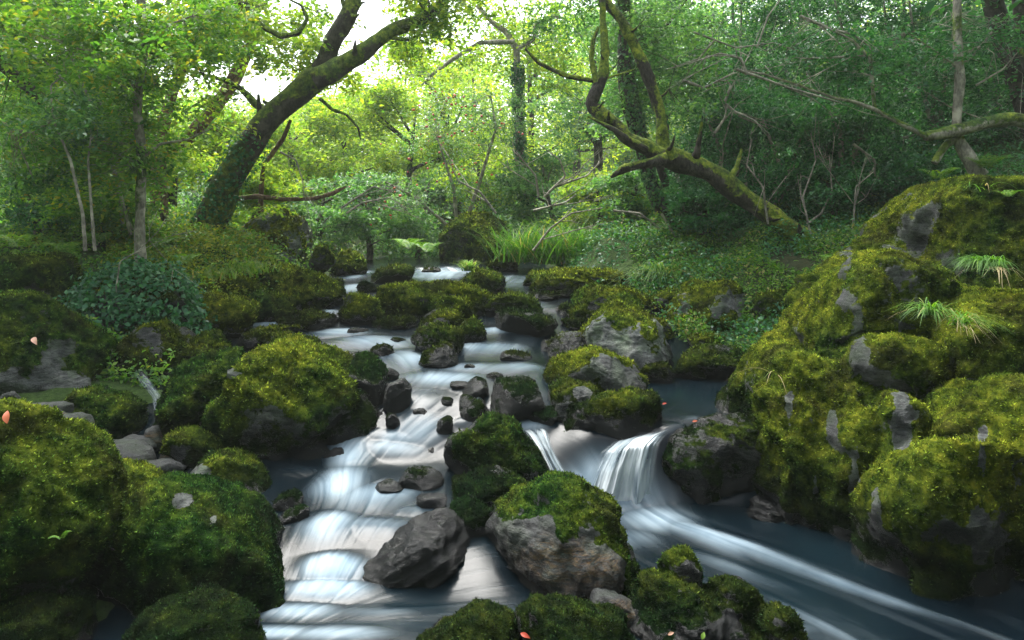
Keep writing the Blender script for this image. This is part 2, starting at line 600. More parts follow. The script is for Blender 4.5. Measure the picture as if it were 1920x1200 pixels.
def build_water():
    nx, ny = 900, 760
    ta = np.linspace(-0.72, 0.86, nx)              # X / Y
    yy = np.geomspace(1.9, 15.5, ny)
    A, Y = np.meshgrid(ta, yy, indexing='ij')
    X = A * Y
    # flow direction and distance to the nearest thread of current
    pts, dirs = [], []
    for fl in FLOWS:
        w = np.array([pix_to_water(*q) for q in fl])
        for a, b in zip(w[:-1], w[1:]):
            n = max(2, int(np.linalg.norm(b - a) / 0.12))
            for t in np.linspace(0, 1, n, endpoint=False):
                pts.append(a + (b - a) * t)
                dirs.append((b - a) / max(np.linalg.norm(b - a), 1e-6))
    pts, dirs = np.array(pts), np.array(dirs)
    cs = 5
    ci, cj = np.arange(0, nx + cs, cs), np.arange(0, ny + cs, cs)
    ca = ta[0] + (ta[1] - ta[0]) * ci
    cyy_ = yy[0] * np.exp(math.log(yy[1] / yy[0]) * cj)
    CA, CY = np.meshgrid(ca, cyy_, indexing='ij')
    P = np.stack([(CA * CY).ravel(), CY.ravel()], 1)
    D = np.zeros_like(P)
    sc = (0.03 * P[:, 1] + 0.06)
    for p, d in zip(pts, dirs):
        r2 = ((P - p) ** 2).sum(1)
        w = np.exp(-r2 / (2 * sc * sc)) + 1e-5 / (r2 + 1e-3)
        D += w[:, None] * d
    D = unit(D).reshape(len(ci), len(cj), 2)
    fi, fj = np.meshgrid(np.arange(nx) / cs, np.arange(ny) / cs, indexing='ij')
    i0, j0 = fi.astype(int), fj.astype(int)
    fi, fj = (fi - i0)[..., None], (fj - j0)[..., None]
    D = D[i0, j0] * (1 - fi) * (1 - fj) + D[i0 + 1, j0] * fi * (1 - fj) + D[i0, j0 + 1] * (1 - fi) * fj + D[i0 + 1, j0 + 1] * fi * fj
    D = unit(D.reshape(-1, 2))
    P = np.stack([X.ravel(), Y.ravel()], 1)
    # grid-space velocity: a = X/Y, row = log Y
    da = (D[:, 0] - P[:, 0] / P[:, 1] * D[:, 1]) / P[:, 1]
    dl = D[:, 1] / P[:, 1]
    ga = (da / (ta[1] - ta[0])).reshape(nx, ny)
    gl = (dl / (math.log(yy[1] / yy[0]))).reshape(nx, ny)
    nrm = np.sqrt(ga ** 2 + gl ** 2) + 1e-9
    ga, gl = ga / nrm, gl / nrm
    noise = rng.random((nx, ny))
    n2 = rng.random((nx // 5 + 2, ny // 5 + 2))
    n2 = np.kron(n2, np.ones((5, 5)))[:nx, :ny]

    def samp(Fd, i, j):
        i = np.clip(i, 0, nx - 1.001)
        j = np.clip(j, 0, ny - 1.001)
        i0, j0 = i.astype(int), j.astype(int)
        fi, fj = i - i0, j - j0
        return (Fd[i0, j0] * (1 - fi) * (1 - fj) + Fd[i0 + 1, j0] * fi * (1 - fj) + Fd[i0, j0 + 1] * (1 - fi) * fj + Fd[i0 + 1, j0 + 1] * fi * fj)

    I, J = np.meshgrid(np.arange(nx, dtype=float), np.arange(ny, dtype=float), indexing='ij')
    n3 = rng.random((nx // 16 + 2, ny // 16 + 2))
    n3 = np.kron(n3, np.ones((16, 16)))
    for ax in (0, 1):
        for _ in range(2):
            n3 = sum(np.roll(n3, q, ax) for q in range(-6, 7)) / 13
    n3 = n3[:nx, :ny]
    acc, acc2, acc3 = noise.copy(), n2.copy(), n3.copy()
    for sgn in (1, -1):
        i, j = I.copy(), J.copy()
        for s in range(46):
            vi, vj = samp(ga, i, j), samp(gl, i, j)
            i, j = i + sgn * vi, j + sgn * vj
            acc += samp(noise, i, j)
            acc2 += samp(n2, i, j)
            acc3 += samp(n3, i, j)
    def norm(a):
        a = (a - a.mean()) / a.std()
        return np.clip(0.5 + 0.22 * a, 0, 1)
    lic = norm(acc * 1.0)
    lic2 = norm(acc2)
    lic3 = norm(acc3)
    st = np.clip(0.18 * lic + 0.42 * lic2 + .40 * lic3, 0, 1)
    st = np.clip((st - .5) * 1.25 + .5, 0, 1)
    Z = zwater(X, Y)
    for _ in range(3):                     # soft lips and feet instead of creases
        for ax, w in ((1, 9), (0, 5)):
            Zp = np.pad(Z, [(w, w) if a == ax else (0, 0) for a in (0, 1)], mode='edge')
            cs_ = np.cumsum(np.insert(Zp, 0, 0, axis=ax), axis=ax)
            n_ = 2 * w + 1
            Z = (np.take(cs_, np.arange(n_, cs_.shape[ax]), ax) - np.take(cs_, np.arange(0, cs_.shape[ax] - n_), ax)) / n_
    foam = np.zeros((nx, ny))
    U = 960 + A * F
    Vp = HOR + (ZC - Z) / Y * F
    # foam patches live on the water plane: centre and axes from their world place
    Dg = D.reshape(nx, ny, 2)
    for (u, v, du, dv, am, *lng) in FOAM:
        cx, cyy = pix_to_water(u, v)
        x1, _ = pix_to_water(u + du, v)
        _, y1 = pix_to_water(u, v - dv)
        _, y0 = pix_to_water(u, v + dv)
        rx, ry = abs(x1 - cx), max(abs(y1 - y0) * 0.5, 0.04)
        if lng:                                    # drawn out along the current
            ii = int(np.clip((cx / cyy - ta[0]) / (ta[1] - ta[0]), 0, nx - 1))
            jj = int(np.clip(math.log(cyy / yy[0]) / math.log(yy[1] / yy[0]), 0, ny - 1))
            d_ = Dg[ii, jj]
            al = (X - cx) * d_[0] + (Y - cyy) * d_[1]
            ac = -(X - cx) * d_[1] + (Y - cyy) * d_[0]
            g_ = np.exp(-((al / rx) ** 2 + (ac / (rx * lng[0])) ** 2) * 0.55)
        else:
            g_ = np.exp(-(((X - cx) / rx) ** 2 + ((Y - cyy) / ry) ** 2) * 0.55)
        foam = np.maximum(foam, am * g_) + 0.10 * am * g_
    gap = np.gradient(Z, axis=1) / np.gradient(Y, axis=1)
    foam = foam + 0.08 * sstep(0.25, 1.2, np.abs(gap))
    wisp = fbm(np.stack([X * 1.6, Y * 1.6, 0 * X], -1), 3, 61)
    fq = foam * (0.72 + 0.42 * st) * (1 + .95 * wisp)
    foamf = sstep(0.12, 1.25, fq) * 0.93
    foamf = np.maximum(foamf, 0.022 * sstep(0.5, 0.95, st + .3 * wisp))
    calm = np.exp(-(((X - 1.75) / .75) ** 2 + ((Y - 5.5) / .8) ** 2))
    foamf = foamf * (1 - 0.85 * np.clip(calm * 1.5, 0, 1))
    Z = Z + (st - 0.5) * 0.008 * sstep(0, .5, foam) + fbm(np.stack([X, Y, 0 * X], -1) * 1.8, 2, 21) * 0.015 * sstep(0.1, .6, foam) + 0.03 * np.clip(foam, 0, 1)
    V = np.stack([X, Y, Z], -1).reshape(-1, 3)
    k = np.stack([foamf.ravel(), st.ravel(), 0 * V[:, 0], 0 * V[:, 0] + 1], -1)
    FA = grid_faces(nx, ny)
    xl = np.interp(Y, BL[:, 0], BL[:, 1]).ravel()
    xr = np.interp(Y, BR[:, 0], BR[:, 1]).ravel()
    keep = (V[:, 0] > xl - 0.4) & (V[:, 0] < xr + 0.4)
    FA = FA[keep[FA].all(1)]
    me = mesh_np("water", V, FA, 4, k, True, [M_WATER])
    tag(link("stream_water", me), "silky white and dark teal stream water running between the boulders", None, None, "structure")


build_water()


def fall(label, edges, seed=0, dens=0.8, nacross=70, nalong=60, bulge=0.02, cat="waterfall"):
    """edges: rows from crest to foot, (uL, vL, uR, vR, Y)"""
    E = np.array(edges, dtype=float)
    t = np.linspace(0, 1, len(E))
    tt = np.linspace(0, 1, nalong)
    Ei = np.stack([np.interp(tt, t, E[:, i]) for i in range(5)], 1)
    for _ in range(4):
        Ei[1:-1] = 0.25 * Ei[:-2] + 0.5 * Ei[1:-1] + 0.25 * Ei[2:]
    s = np.linspace(0, 1, nacross)
    T, S = np.meshgrid(np.arange(nalong), s, indexing='ij')
    e = Ei[T]
    u = e[..., 0] * (1 - S) + e[..., 2] * S
    v = e[..., 1] * (1 - S) + e[..., 3] * S
    Y = e[..., 4]
    fq_ = 11.0 * nacross / 110
    fold = fbm(np.stack([S * 9 + seed, T * 0.012, 0 * S], -1), 4, seed)
    Y = Y - 0.05 * np.sin(S * math.pi) - fold * bulge * 2.2
    V = np.stack([(u - 960) / F * Y, Y, ZC - (v - HOR) / F * Y], -1).reshape(-1, 3)
    st = np.clip(0.5 + 0.8 * fbm(np.stack([S * fq_ + seed + .5 * fbm(np.stack([S * 3, T * .05, 0 * S], -1), 2, seed), T * 0.035, 0 * S + 3], -1), 4, seed + 5, .55), 0, 1)
    edge = sstep(0, 0.22, S) * sstep(0, 0.22, 1 - S)
    tn = T / (nalong - 1)
    alpha = np.clip(edge * (dens * (0.25 + 1.1 * st) + 0.15 * tn), 0, 1) * sstep(0, 0.25, tn) * sstep(1.02, .85, tn + .2 * (st - .5))
    k = np.stack([alpha.ravel(), st.ravel(), 0 * alpha.ravel(), 0 * alpha.ravel() + 1], -1)
    me = mesh_np("waterfall", V, grid_faces(nalong, nacross), 4, k, True, [M_FALL])
    o = link("waterfall", me)
    tag(o, label, None, None, "structure")
    return o


fall("wide white fan waterfall pouring into the right channel", [(1180, 818, 1285, 796, 4.52), (1150, 828, 1252, 814, 4.40), (1125, 848, 1238, 832, 4.28), (1104, 885, 1232, 880, 4.22), (1085, 925, 1230, 930, 4.18), (1066, 955, 1232, 962, 4.14)], 3, 1.25, 110, 70)
fall("narrow white chute between two mossy boulders", [(960, 796, 1020, 792, 4.75), (985, 815, 1030, 810, 4.6), (1008, 845, 1036, 838, 4.45), (1022, 875, 1052, 868, 4.36), (1036, 910, 1072, 900, 4.28), (1040, 940, 1090, 935, 4.2)], 8, 1.3, 40)
fall("thin trickle falling in the dark gap on the left", [(245, 690, 262, 690, 5.3), (262, 720, 285, 715, 5.1), (284, 745, 302, 740, 4.95), (288, 775, 305, 772, 4.85), (292, 812, 312, 808, 4.8)], 12, .55, 24)
fall("low upstream sheet of water left of the grass-topped rock", [(770, 500, 850, 498, 11.6), (780, 506, 868, 506, 11.0), (792, 512, 888, 520, 10.6), (800, 520, 890, 530, 10.3)], 15, .7, 60, 30)
fall("upstream cascade right of the grass-topped rock", [(935, 505, 975, 504, 11.4), (945, 515, 990, 516, 10.8), (955, 528, 998, 530, 10.3), (968, 545, 1000, 545, 9.9)], 19, .8, 50, 30)
fall("small cascade beside the dark flat boulder upstream", [(1035, 560, 1065, 558, 9.0), (1015, 568, 1062, 566, 8.8), (1000, 582, 1050, 584, 8.3)], 23, .7, 40, 20)
fall("little spout between the dark round stones", [(893, 735, 912, 728, 5.15), (888, 745, 906, 745, 5.0), (885, 757, 900, 757, 4.95)], 27, .8, 16, 16)

# ------------------------------------------------------------------ rocks
_ico = {}


def ico(sub):
    if sub not in _ico:
        bm = bmesh.new()
        bmesh.ops.create_icosphere(bm, subdivisions=sub, radius=1)
        V = np.array([v.co[:] for v in bm.verts])
        FA = np.array([[v.index for v in f.verts] for f in bm.faces])
        bm.free()
        _ico[sub] = (V, FA)
    return _ico[sub]


def vnormals(V, FA):
    a, b, c = V[FA[:, 0]], V[FA[:, 1]], V[FA[:, 2]]
    fn = np.cross(b - a, c - a)
    N = np.zeros_like(V)
    for i in range(3):
        for ax in range(3):
            N[:, ax] += np.bincount(FA[:, i], fn[:, ax], len(V))
    return unit(N)


def blob(outline, Y, D, sub, sink=0.3, zref=None, box=0.8, facets=20):
    """closed solid whose front view follows the outline; D is its half thickness"""
    plane = None
    if len(outline[0]) == 3:          # a leaning face: depth given point by point
        o3 = np.array(outline, dtype=float)
        xz = np.stack([(o3[:, 0] - 960) / F * o3[:, 2], ZC - (o3[:, 1] - HOR) / F * o3[:, 2]], 1)
        M_ = np.concatenate([xz, np.ones((len(xz), 1))], 1)
        plane = np.linalg.lstsq(M_, o3[:, 2], rcond=None)[0]
        pl = xz
    else:
        pl = np.array([[(u - 960) / F * Y, ZC - (v - HOR) / F * Y] for u, v in outline])
    lo, hi = pl.min(0), pl.max(0)
    h = hi[1] - lo[1]
    c = np.array([(lo[0] + hi[0]) / 2, lo[1] + h * 0.42])
    q = pl.copy()
    low = q[:, 1] < c[1]
    q[low, 1] = c[1] + (q[low, 1] - c[1]) * (1 + sink / 0.42)
    nA = 360
    th = np.linspace(-math.pi, math.pi, nA, endpoint=False)
    dx, dz = np.cos(th), np.sin(th)
    r = np.full(nA, 1e-3)
    n = len(q)
    for i in range(n):
        p0, p1 = q[i] - c, q[(i + 1) % n] - c
        e = p1 - p0
        den = dx * e[1] - dz * e[0]
        den = np.where(np.abs(den) < 1e-9, 1e-9, den)
        t = (p0[0] * e[1] - p0[1] * e[0]) / den
        s = (p0[0] * dz - p0[1] * dx) / den
        ok = (t > 0) & (s >= -1e-6) & (s <= 1 + 1e-6)
        r = np.where(ok & (t > r), t, r)
    kk = np.hanning(15)
    kk /= kk.sum()
    r = np.convolve(np.r_[r[-7:], r, r[:7]], kk, 'valid') * (1.07 if Y < 6.5 else 1.0)
    S, FA = ico(sub)
    ang = np.arctan2(S[:, 2], S[:, 0])
    rho = np.sqrt(S[:, 0] ** 2 + S[:, 2] ** 2)
    ra = np.interp(ang, np.r_[th, math.pi], np.r_[r, r[0]])
    rr = rho ** box
    dy = np.sign(S[:, 1]) * np.abs(S[:, 1]) ** (0.9 if box > .6 else .45)
    V = np.stack([c[0] + ra * rr * np.cos(ang), Y + D * dy, c[1] + ra * rr * np.sin(ang)], 1)
    # flat broken faces: slice the swelling off along random planes
    fr = np.random.default_rng(int(abs(outline[0][0] * 31 + outline[1][1] * 17 + outline[2][0])))
    ctr = np.array([c[0], Y, c[1]])
    ext = np.array([hi[0] - lo[0], 2 * D, h * 1.2]) / 2
    for i in range(facets):
        d = unit(fr.normal(size=3) * [1, 1, .9])
        w = (V - ctr) @ d
        lim = w.max() * fr.uniform(.66, .92)
        over = np.maximum(w - lim, 0)
        V = V - np.outer(over * .94, d)
    if plane is not None:
        V[:, 1] = V[:, 1] - Y + plane[0] * V[:, 0] + plane[1] * V[:, 2] + plane[2]
    return V, FA, (lo, hi)


def tufts(V, FA, mask, k_gold, k_wet, length, dens, seed, up=0.35, width=0.24, droop=0.0):
    """moss fronds: little blades on the mossy part of a surface; dens = blades per length^2"""
    r = np.random.default_rng(seed)
    a, b, c = V[FA[:, 0]], V[FA[:, 1]], V[FA[:, 2]]
    cr = np.cross(b - a, c - a)
    area = 0.5 * np.linalg.norm(cr, axis=1)
    m = mask[FA].mean(1)
    # nothing on faces turned fully away from the stream view or under the water
    fn = unit(cr)
    cen = (a + b + c) / 3
    vis = ((fn * unit(np.array([0, -0.6, ZC + .5]) - cen)).sum(1) > -0.25)
    w = area * np.clip(m * 1.5 - 0.35, 0, 1) * vis
    tot = w.sum()
    if tot <= 0:
        return None
    n = int(min(tot * dens / (length * length), 90000))
    if n < 20:
        return None
    f = r.choice(len(FA), n, p=w / tot)
    r1, r2 = r.random(n), r.random(n)
    s = np.sqrt(r1)
    p = a[f] * (1 - s)[:, None] + b[f] * (s * (1 - r2))[:, None] + c[f] * (s * r2)[:, None]
    nn = fn[f]
    g = k_gold[FA].mean(1)[f] + r.normal(0, 0.12, n)
    wt = k_wet[FA].mean(1)[f]
    d = unit(nn * 0.8 + r.normal(0, 0.55, (n, 3)) + np.array([0, 0, up - droop]))
    side = unit(np.cross(d, r.normal(0, 1, (n, 3))))
    L = length * (0.5 + 0.9 * r.random(n))[:, None]
    wdt = L * width
    base = p - nn * L * 0.15
    v0, v1 = base - side * wdt, base + side * wdt
    v2 = base + d * L
    VV = np.stack([v0, v1, v2], 1).reshape(-1, 3)
    FF = np.arange(n * 3).reshape(n, 3)
    tint = np.repeat(r.random(n), 3)
    kk = np.stack([tint, np.repeat(wt, 3), np.tile([0, 0, 1.0], n), np.repeat(g, 3)], 1)
    return VV, FF, kk


_rid = [100]


def finish_rock(name, label, cat, V, FA, opts, size, group=None, Yd=4.0):
    """displace, paint moss/wet/rust masks, add the moss fronds as a part"""
    _rid[0] += 7
    sd_ = _rid[0]
    amp = opts.get('amp', 1.0)
    rough = opts.get('rough', 1.0)
    off = np.array([sd_ * 1.37, sd_ * 0.77, sd_ * 0.31])
    N = vnormals(V, FA)
    sc = 1.0 / max(size, 0.05)
    # foliation planes: layered ridges across a tilted direction
    tilt = opts.get('dir', (0.5, 0.25, 0.8))
    t = np.array(tilt) / np.linalg.norm(tilt)
    st = V @ t
    Q = V + 0.25 * size * np.stack([fbm(V * sc * 1.1 + off, 3, 1), fbm(V * sc * 1.1 + off + 9, 3, 2), fbm(V * sc * 1.1 - off, 3, 3)], 1)
    low = fbm(Q * sc * 1.3 + off, 3, sd_ % 91)
    rid = ridged(Q * sc * 2.2 + off, 4, sd_ % 57)
    lay = ridged(np.stack([st * sc * 5.5, (V[:, 0] - V[:, 2]) * sc * 1.1, V[:, 1] * sc * 1.3], 1) + off, 3, 7)
    fine = fbm(V * 14 + off, 4, 31)
    cush = 1 - np.abs(fbm(V * 6.5 - off, 3, 41)) * 2.4
    disp = size * amp * (0.075 * low + 0.06 * rid + opts.get('lay', 0.045) * lay) + (0.016 * rough * fine + 0.016 * cush) * min(1, size * 2.5)
    if 'flute' in opts:
        fq_, fa_ = opts['flute']
        Pq = np.stack([V[:, 0] * fq_ + .8 * V[:, 1] + .5 * fbm(V * 1.5, 2, 5), V[:, 1] * .6, V[:, 2] * .55], 1)
        gr = 1 - np.abs(vnoise(Pq, 71) * 2 - 1) * 2.2
        stp = ridged(np.stack([V[:, 0] * .9, V[:, 1] * .9, V[:, 2] * 2.6 + V[:, 0] * .8], 1), 2, 72)
        disp = disp + (-fa_ * np.clip(gr, 0, 1) ** 1.5 + fa_ * .55 * stp) * (1 - .6 * np.abs(N[:, 2]))
    V = V + N * disp[:, None]
    N = vnormals(V, FA)
    zw = zwater(V[:, 0], np.clip(V[:, 1], 0.5, 39))
    habove = V[:, 2] - (zw if opts.get('water', True) else zw - 5)
    U = 960 + V[:, 0] / V[:, 1] * F
    Vp = HOR + (ZC - V[:, 2]) / V[:, 1] * F
    mz = opts.get('moss', 0.6)
    nz = N[:, 2]
    nse = fbm(V * 4.5 + off, 5, 77, .65) * 1.25
    lump = fbm(V * 2.0 - off * 2, 3, 78)
    wline = opts.get('wetline', 0.05)
    cover = mz + 0.55 * (nz - 0.15) + 0.75 * nse
    cover = cover - 0.5 * sstep(wline + 0.05, wline - 0.05, habove + .05 * nse) + .3 * lump
    for (bu, bv, br, am) in opts.get('bare', []):
        d = np.sqrt(((U - bu) / br) ** 2 + ((Vp - bv) / (br * opts.get('basp', 0.8))) ** 2)
        cover = cover - am * 1.25 * sstep(1.5, 0.45, d + 0.9 * nse + .5 * lump)
    for (bu, bv, br, am) in opts.get('mossy', []):
        d = np.sqrt(((U - bu) / br) ** 2 + ((Vp - bv) / (br * 0.7)) ** 2)
        cover = cover + am * 1.2 * sstep(1.3, 0.7, d + 0.3 * nse)
    moss = np.clip(cover, 0, 1)
    wetdark = np.clip(opts.get('damp', 0) * sstep(.75 * opts.get('damph', .8), 0, habove + .2 * nse) + sstep(wline + 0.24, wline - 0.03, habove + 0.06 * nse) + opts.get('wet', 0.0), 0, 1)  # darkens the lower sides, fading upward, besides the wet band at the waterline
    rust = np.zeros(len(V))
    for (bu, bv, br) in opts.get('rust', []):
        d = np.sqrt(((U - bu) / br) ** 2 + ((Vp - bv) / (br * 0.5)) ** 2)
        rust = np.maximum(rust, sstep(1.2, 0.6, d + 0.5 * nse))
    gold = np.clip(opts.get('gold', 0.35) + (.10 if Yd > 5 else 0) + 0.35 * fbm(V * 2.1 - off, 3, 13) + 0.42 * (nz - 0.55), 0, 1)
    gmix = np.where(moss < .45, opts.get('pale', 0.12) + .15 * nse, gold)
    k = np.stack([moss, wetdark, rust, np.clip(gmix, 0, 1)], 1)
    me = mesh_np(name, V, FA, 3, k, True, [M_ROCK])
    o = link(name, me)
    base = np.array([V[:, 0].mean(), V[:, 1].mean(), V[:, 2].min()])
    recenter(o, V, base)
    tag(o, label, cat, group)
    tl = opts.get('tuft', 1.0) * max(0.0048 * Yd, 0.012)
    tf = tufts(V, FA, np.clip((moss - 0.25) * 1.5, 0, 1) * (habove > -0.02), gold, wetdark, tl, opts.get('dens', 1.0) * 1.7, sd_, droop=opts.get('droop', 0.0))
    if tf is not None:
        tme = mesh_np("moss", tf[0] - base, tf[1], 3, tf[2], False, [M_TUFT])
        t_ = bpy.data.objects.new("moss", tme)
        COL.objects.link(t_)
        t_.parent = o
    return o, V, FA, moss, N


def solve_front(v, u, z=None):
    if z is not None:
        return (ZC - z) * F / (v - HOR)
    return pix_to_water(u, v)[1]


def rock(label, outline, Y=None, z=None, D=None, sub=5, sink=0.35, name="boulder", cat="boulder", group=None, **opts):
    vs = [p[1] for p in outline]
    if 485 < min(vs) and max(vs) < 625 and opts.get('water', True):
        vm = max(vs)                     # low flat stones far up the stream
        outline = [(p[0], vm + (p[1] - vm) * .86) for p in outline]
        opts.setdefault('dir', (.25, .2, 1))
    us = [p[0] for p in outline]
    vs = [p[1] for p in outline]
    wpx = max(us) - min(us)
    if Y is None:
        Yf = solve_front(max(vs), sum(us) / len(us), z)
        Dm = D if D is not None else 0.42 * wpx / F * Yf
        Yc = Yf + 0.75 * Dm
    else:
        Dm = D if D is not None else 0.42 * wpx / F * Y
        Yc = Y
        if opts.get('water', True) and not opts.get('fix'):     # its foot must reach the water where the photo shows it
            Yc = min(Y, solve_front(max(vs), sum(us) / len(us), z) + 0.75 * Dm)
    V, FA, (lo, hi) = blob(outline, Yc, Dm, sub, sink, box=opts.pop('box', 0.72))
    size = 0.5 * ((hi[0] - lo[0]) + (hi[1] - lo[1])) * 0.6
    return finish_rock(name, label, cat, V, FA, opts, size, group, Yc - Dm * 0.6)


def fused(label, blobs, voxel, name="rock_outcrop", cat="outcrop", Yd=3.5, size=0.5, **opts):
    """several solids grown into one rock by a voxel remesh"""
    VV, FF, off = [], [], 0
    cbox = opts.pop('cbox', .72)
    for (outline, Y, D, sink) in blobs:
        V, FA, _ = blob(outline, Y, D, 5, sink, box=0.62 if len(outline[0]) == 3 else cbox, facets=4 if len(outline[0]) == 3 else 10)
        VV.append(V)
        FF.append(FA + off)
        off += len(V)
    me = mesh_np("tmp", np.concatenate(VV), np.concatenate(FF), 3)
    o = bpy.data.objects.new("tmp", me)
    COL.objects.link(o)
    md = o.modifiers.new("r", 'REMESH')
    md.mode = 'VOXEL'
    md.voxel_size = voxel
    dg = bpy.context.evaluated_depsgraph_get()
    ev = o.evaluated_get(dg)
    m2 = ev.to_mesh()
    m2.calc_loop_triangles()
    V = np.empty(len(m2.vertices) * 3)
    m2.vertices.foreach_get("co", V)
    V = V.reshape(-1, 3)
    T = np.empty(len(m2.loop_triangles) * 3, dtype=np.int32)
    m2.loop_triangles.foreach_get("vertices", T)
    T = T.reshape(-1, 3)
    ev.to_mesh_clear()
    bpy.data.objects.remove(o)
    # a few smoothing passes melt the joins
    e = np.concatenate([T[:, [0, 1]], T[:, [1, 2]], T[:, [2, 0]]])
    deg = np.bincount(e.ravel(), minlength=len(V))
    for _ in range(opts.pop('smooth', 3)):
        S = np.zeros_like(V)
        for ax in range(3):
            S[:, ax] = np.bincount(e[:, 0], V[e[:, 1], ax], len(V)) + np.bincount(e[:, 1], V[e[:, 0], ax], len(V))
        V = 0.5 * V + 0.5 * S / deg[:, None]
    return finish_rock(name, label, cat, V, T, opts, size, None, Yd)


exec_rocks = True
# --- near left
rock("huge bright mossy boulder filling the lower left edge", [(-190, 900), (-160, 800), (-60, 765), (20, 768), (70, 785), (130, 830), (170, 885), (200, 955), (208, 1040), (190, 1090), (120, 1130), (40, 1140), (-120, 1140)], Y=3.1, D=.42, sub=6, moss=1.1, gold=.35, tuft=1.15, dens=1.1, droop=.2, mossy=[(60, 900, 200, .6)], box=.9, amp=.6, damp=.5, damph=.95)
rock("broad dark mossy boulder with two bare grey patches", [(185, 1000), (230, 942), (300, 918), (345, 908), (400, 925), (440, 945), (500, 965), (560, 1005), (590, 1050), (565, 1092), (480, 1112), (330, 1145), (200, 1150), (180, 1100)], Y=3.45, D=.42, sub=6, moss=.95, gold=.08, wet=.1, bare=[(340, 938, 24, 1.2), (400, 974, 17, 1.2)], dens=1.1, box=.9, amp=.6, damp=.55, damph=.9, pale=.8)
rock("low mossy hump behind the broad dark boulder", [(350, 935), (375, 910), (410, 908), (445, 925), (475, 955), (470, 990), (370, 990)], Y=3.75, sub=5, moss=.95, gold=.3, box=.9, amp=.6)
rock("round golden mossy boulder with a twig on top", [(180, 900), (195, 875), (240, 868), (285, 874), (312, 895), (318, 922), (275, 945), (215, 955), (190, 935)], Y=3.85, D=.2, moss=1.1, gold=.55, amp=.6, box=.9)
rock("mossy dome with a pale grey patch on its left", [(312, 915), (335, 870), (375, 850), (430, 848), (480, 870), (508, 892), (515, 912), (490, 932), (420, 938), (330, 935)], Y=4.1, D=.25, moss=1.0, gold=.4, amp=.6, bare=[(360, 900, 42, 1.3)], box=.9, pale=1.0)
rock("steep golden mossy rock above the cobbles", [(320, 835), (330, 798), (372, 795), (430, 818), (468, 848), (470, 870), (400, 880), (335, 870)], Y=4.6, D=.25, moss=1.0, gold=.45, bare=[(338, 850, 22, 1)], box=.9, amp=.6)
rock("long mossy slab with smooth green-grey stone below it", [(-170, 600), (-60, 565), (60, 562), (110, 588), (150, 625), (200, 652), (240, 690), (248, 730), (238, 770), (130, 790), (-60, 785), (-160, 760)], Y=5.3, D=.5, sub=6, moss=.85, gold=.05, bare=[(80, 722, 62, 1.5), (155, 730, 45, 1.4), (20, 715, 30, 1)], amp=.8, water=False, pale=.6)
rock("low mossy boulder under the long green slab", [(103, 765), (130, 738), (175, 738), (230, 755), (278, 785), (286, 802), (262, 822), (180, 828), (120, 805)], Y=4.75, D=.28, moss=.95, gold=.25)
rock("flat-topped wet boulder over the dark gap", [(222, 640), (262, 622), (320, 603), (355, 630), (366, 668), (345, 700), (290, 705), (235, 690)], Y=5.75, D=.35, moss=.45, gold=.3, wet=.3, bare=[(270, 630, 35, .6)], box=.6)
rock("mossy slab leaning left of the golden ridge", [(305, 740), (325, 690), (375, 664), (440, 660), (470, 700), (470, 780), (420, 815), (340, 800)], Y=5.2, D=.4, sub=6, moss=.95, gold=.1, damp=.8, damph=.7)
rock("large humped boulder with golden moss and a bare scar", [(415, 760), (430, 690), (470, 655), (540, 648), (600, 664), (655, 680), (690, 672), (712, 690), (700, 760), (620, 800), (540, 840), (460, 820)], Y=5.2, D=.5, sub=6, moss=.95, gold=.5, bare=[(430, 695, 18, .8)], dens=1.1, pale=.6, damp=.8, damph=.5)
rock("dark mossy lower boulder against the main cascade", [(535, 825), (565, 790), (620, 755), (680, 740), (722, 765), (734, 800), (700, 828), (640, 838), (560, 842)], Y=4.85, D=.28, sub=5, moss=.6, gold=0, wet=.4)
rock("wet green-topped rock at the head of the main cascade", [(650, 700), (665, 668), (700, 660), (716, 685), (722, 735), (690, 760), (655, 750)], Y=5.3, D=.22, moss=.5, gold=.05, wet=.5)
rock("black wet stone standing in the cascade", [(722, 740), (730, 714), (752, 708), (768, 730), (766, 768), (740, 775), (724, 765)], Y=5.1, D=.14, moss=-.4, wet=.9, rough=1.6)
rock("mossy boulder with rusty moss on the left bank", [(362, 590), (372, 560), (402, 545), (450, 550), (480, 578), (486, 610), (462, 628), (400, 632), (368, 615)], Y=6.9, D=.35, moss=1.0, gold=.75)
rock("dark rounded mossy boulder left of the rapids", [(462, 575), (480, 540), (520, 532), (552, 555), (560, 585), (525, 608), (480, 606)], Y=7.6, moss=.9, gold=.2, D=.3)
rock("ridged golden boulder sloping to the rapids", [(520, 560), (535, 515), (572, 488), (612, 500), (642, 545), (642, 572), (600, 590), (545, 588)], Y=8.4, D=.5, moss=.9, gold=.6, sub=5, lay=.06, box=.6, amp=.8)
rock("mossy ledge at the foot of the standing stone", [(455, 555), (470, 515), (515, 488), (560, 495), (560, 540), (520, 560)], Y=8.8, D=.5, moss=.9, gold=.5, lay=.05, box=.6, amp=.8)
rock("tall standing boulder streaked with moss beside the leaning oak", [(430, 510), (448, 448), (492, 408), (535, 398), (575, 415), (585, 450), (572, 490), (520, 510)], Y=10.2, D=.7, sub=6, moss=.5, gold=.75, lay=.06, dir=(0.8, 0.1, -0.5), water=False, pale=.6)
rock("small tilted mossy stone right of the standing boulder", [(572, 488), (588, 465), (607, 455), (625, 470), (630, 492), (592, 503)], Y=10.0, moss=.7, gold=.5, D=.2)
rock("mossy stone with dark underside at the top of the left rapids", [(615, 500), (628, 476), (655, 470), (680, 485), (692, 505), (660, 518), (622, 516)], Y=10.6, moss=.8, gold=.65, D=.3)
rock("round fringed mossy boulder in midstream on the left", [(632, 575), (645, 550), (672, 542), (712, 555), (732, 572), (736, 596), (702, 610), (650, 608), (634, 595)], moss=.9, gold=.5, D=.25)
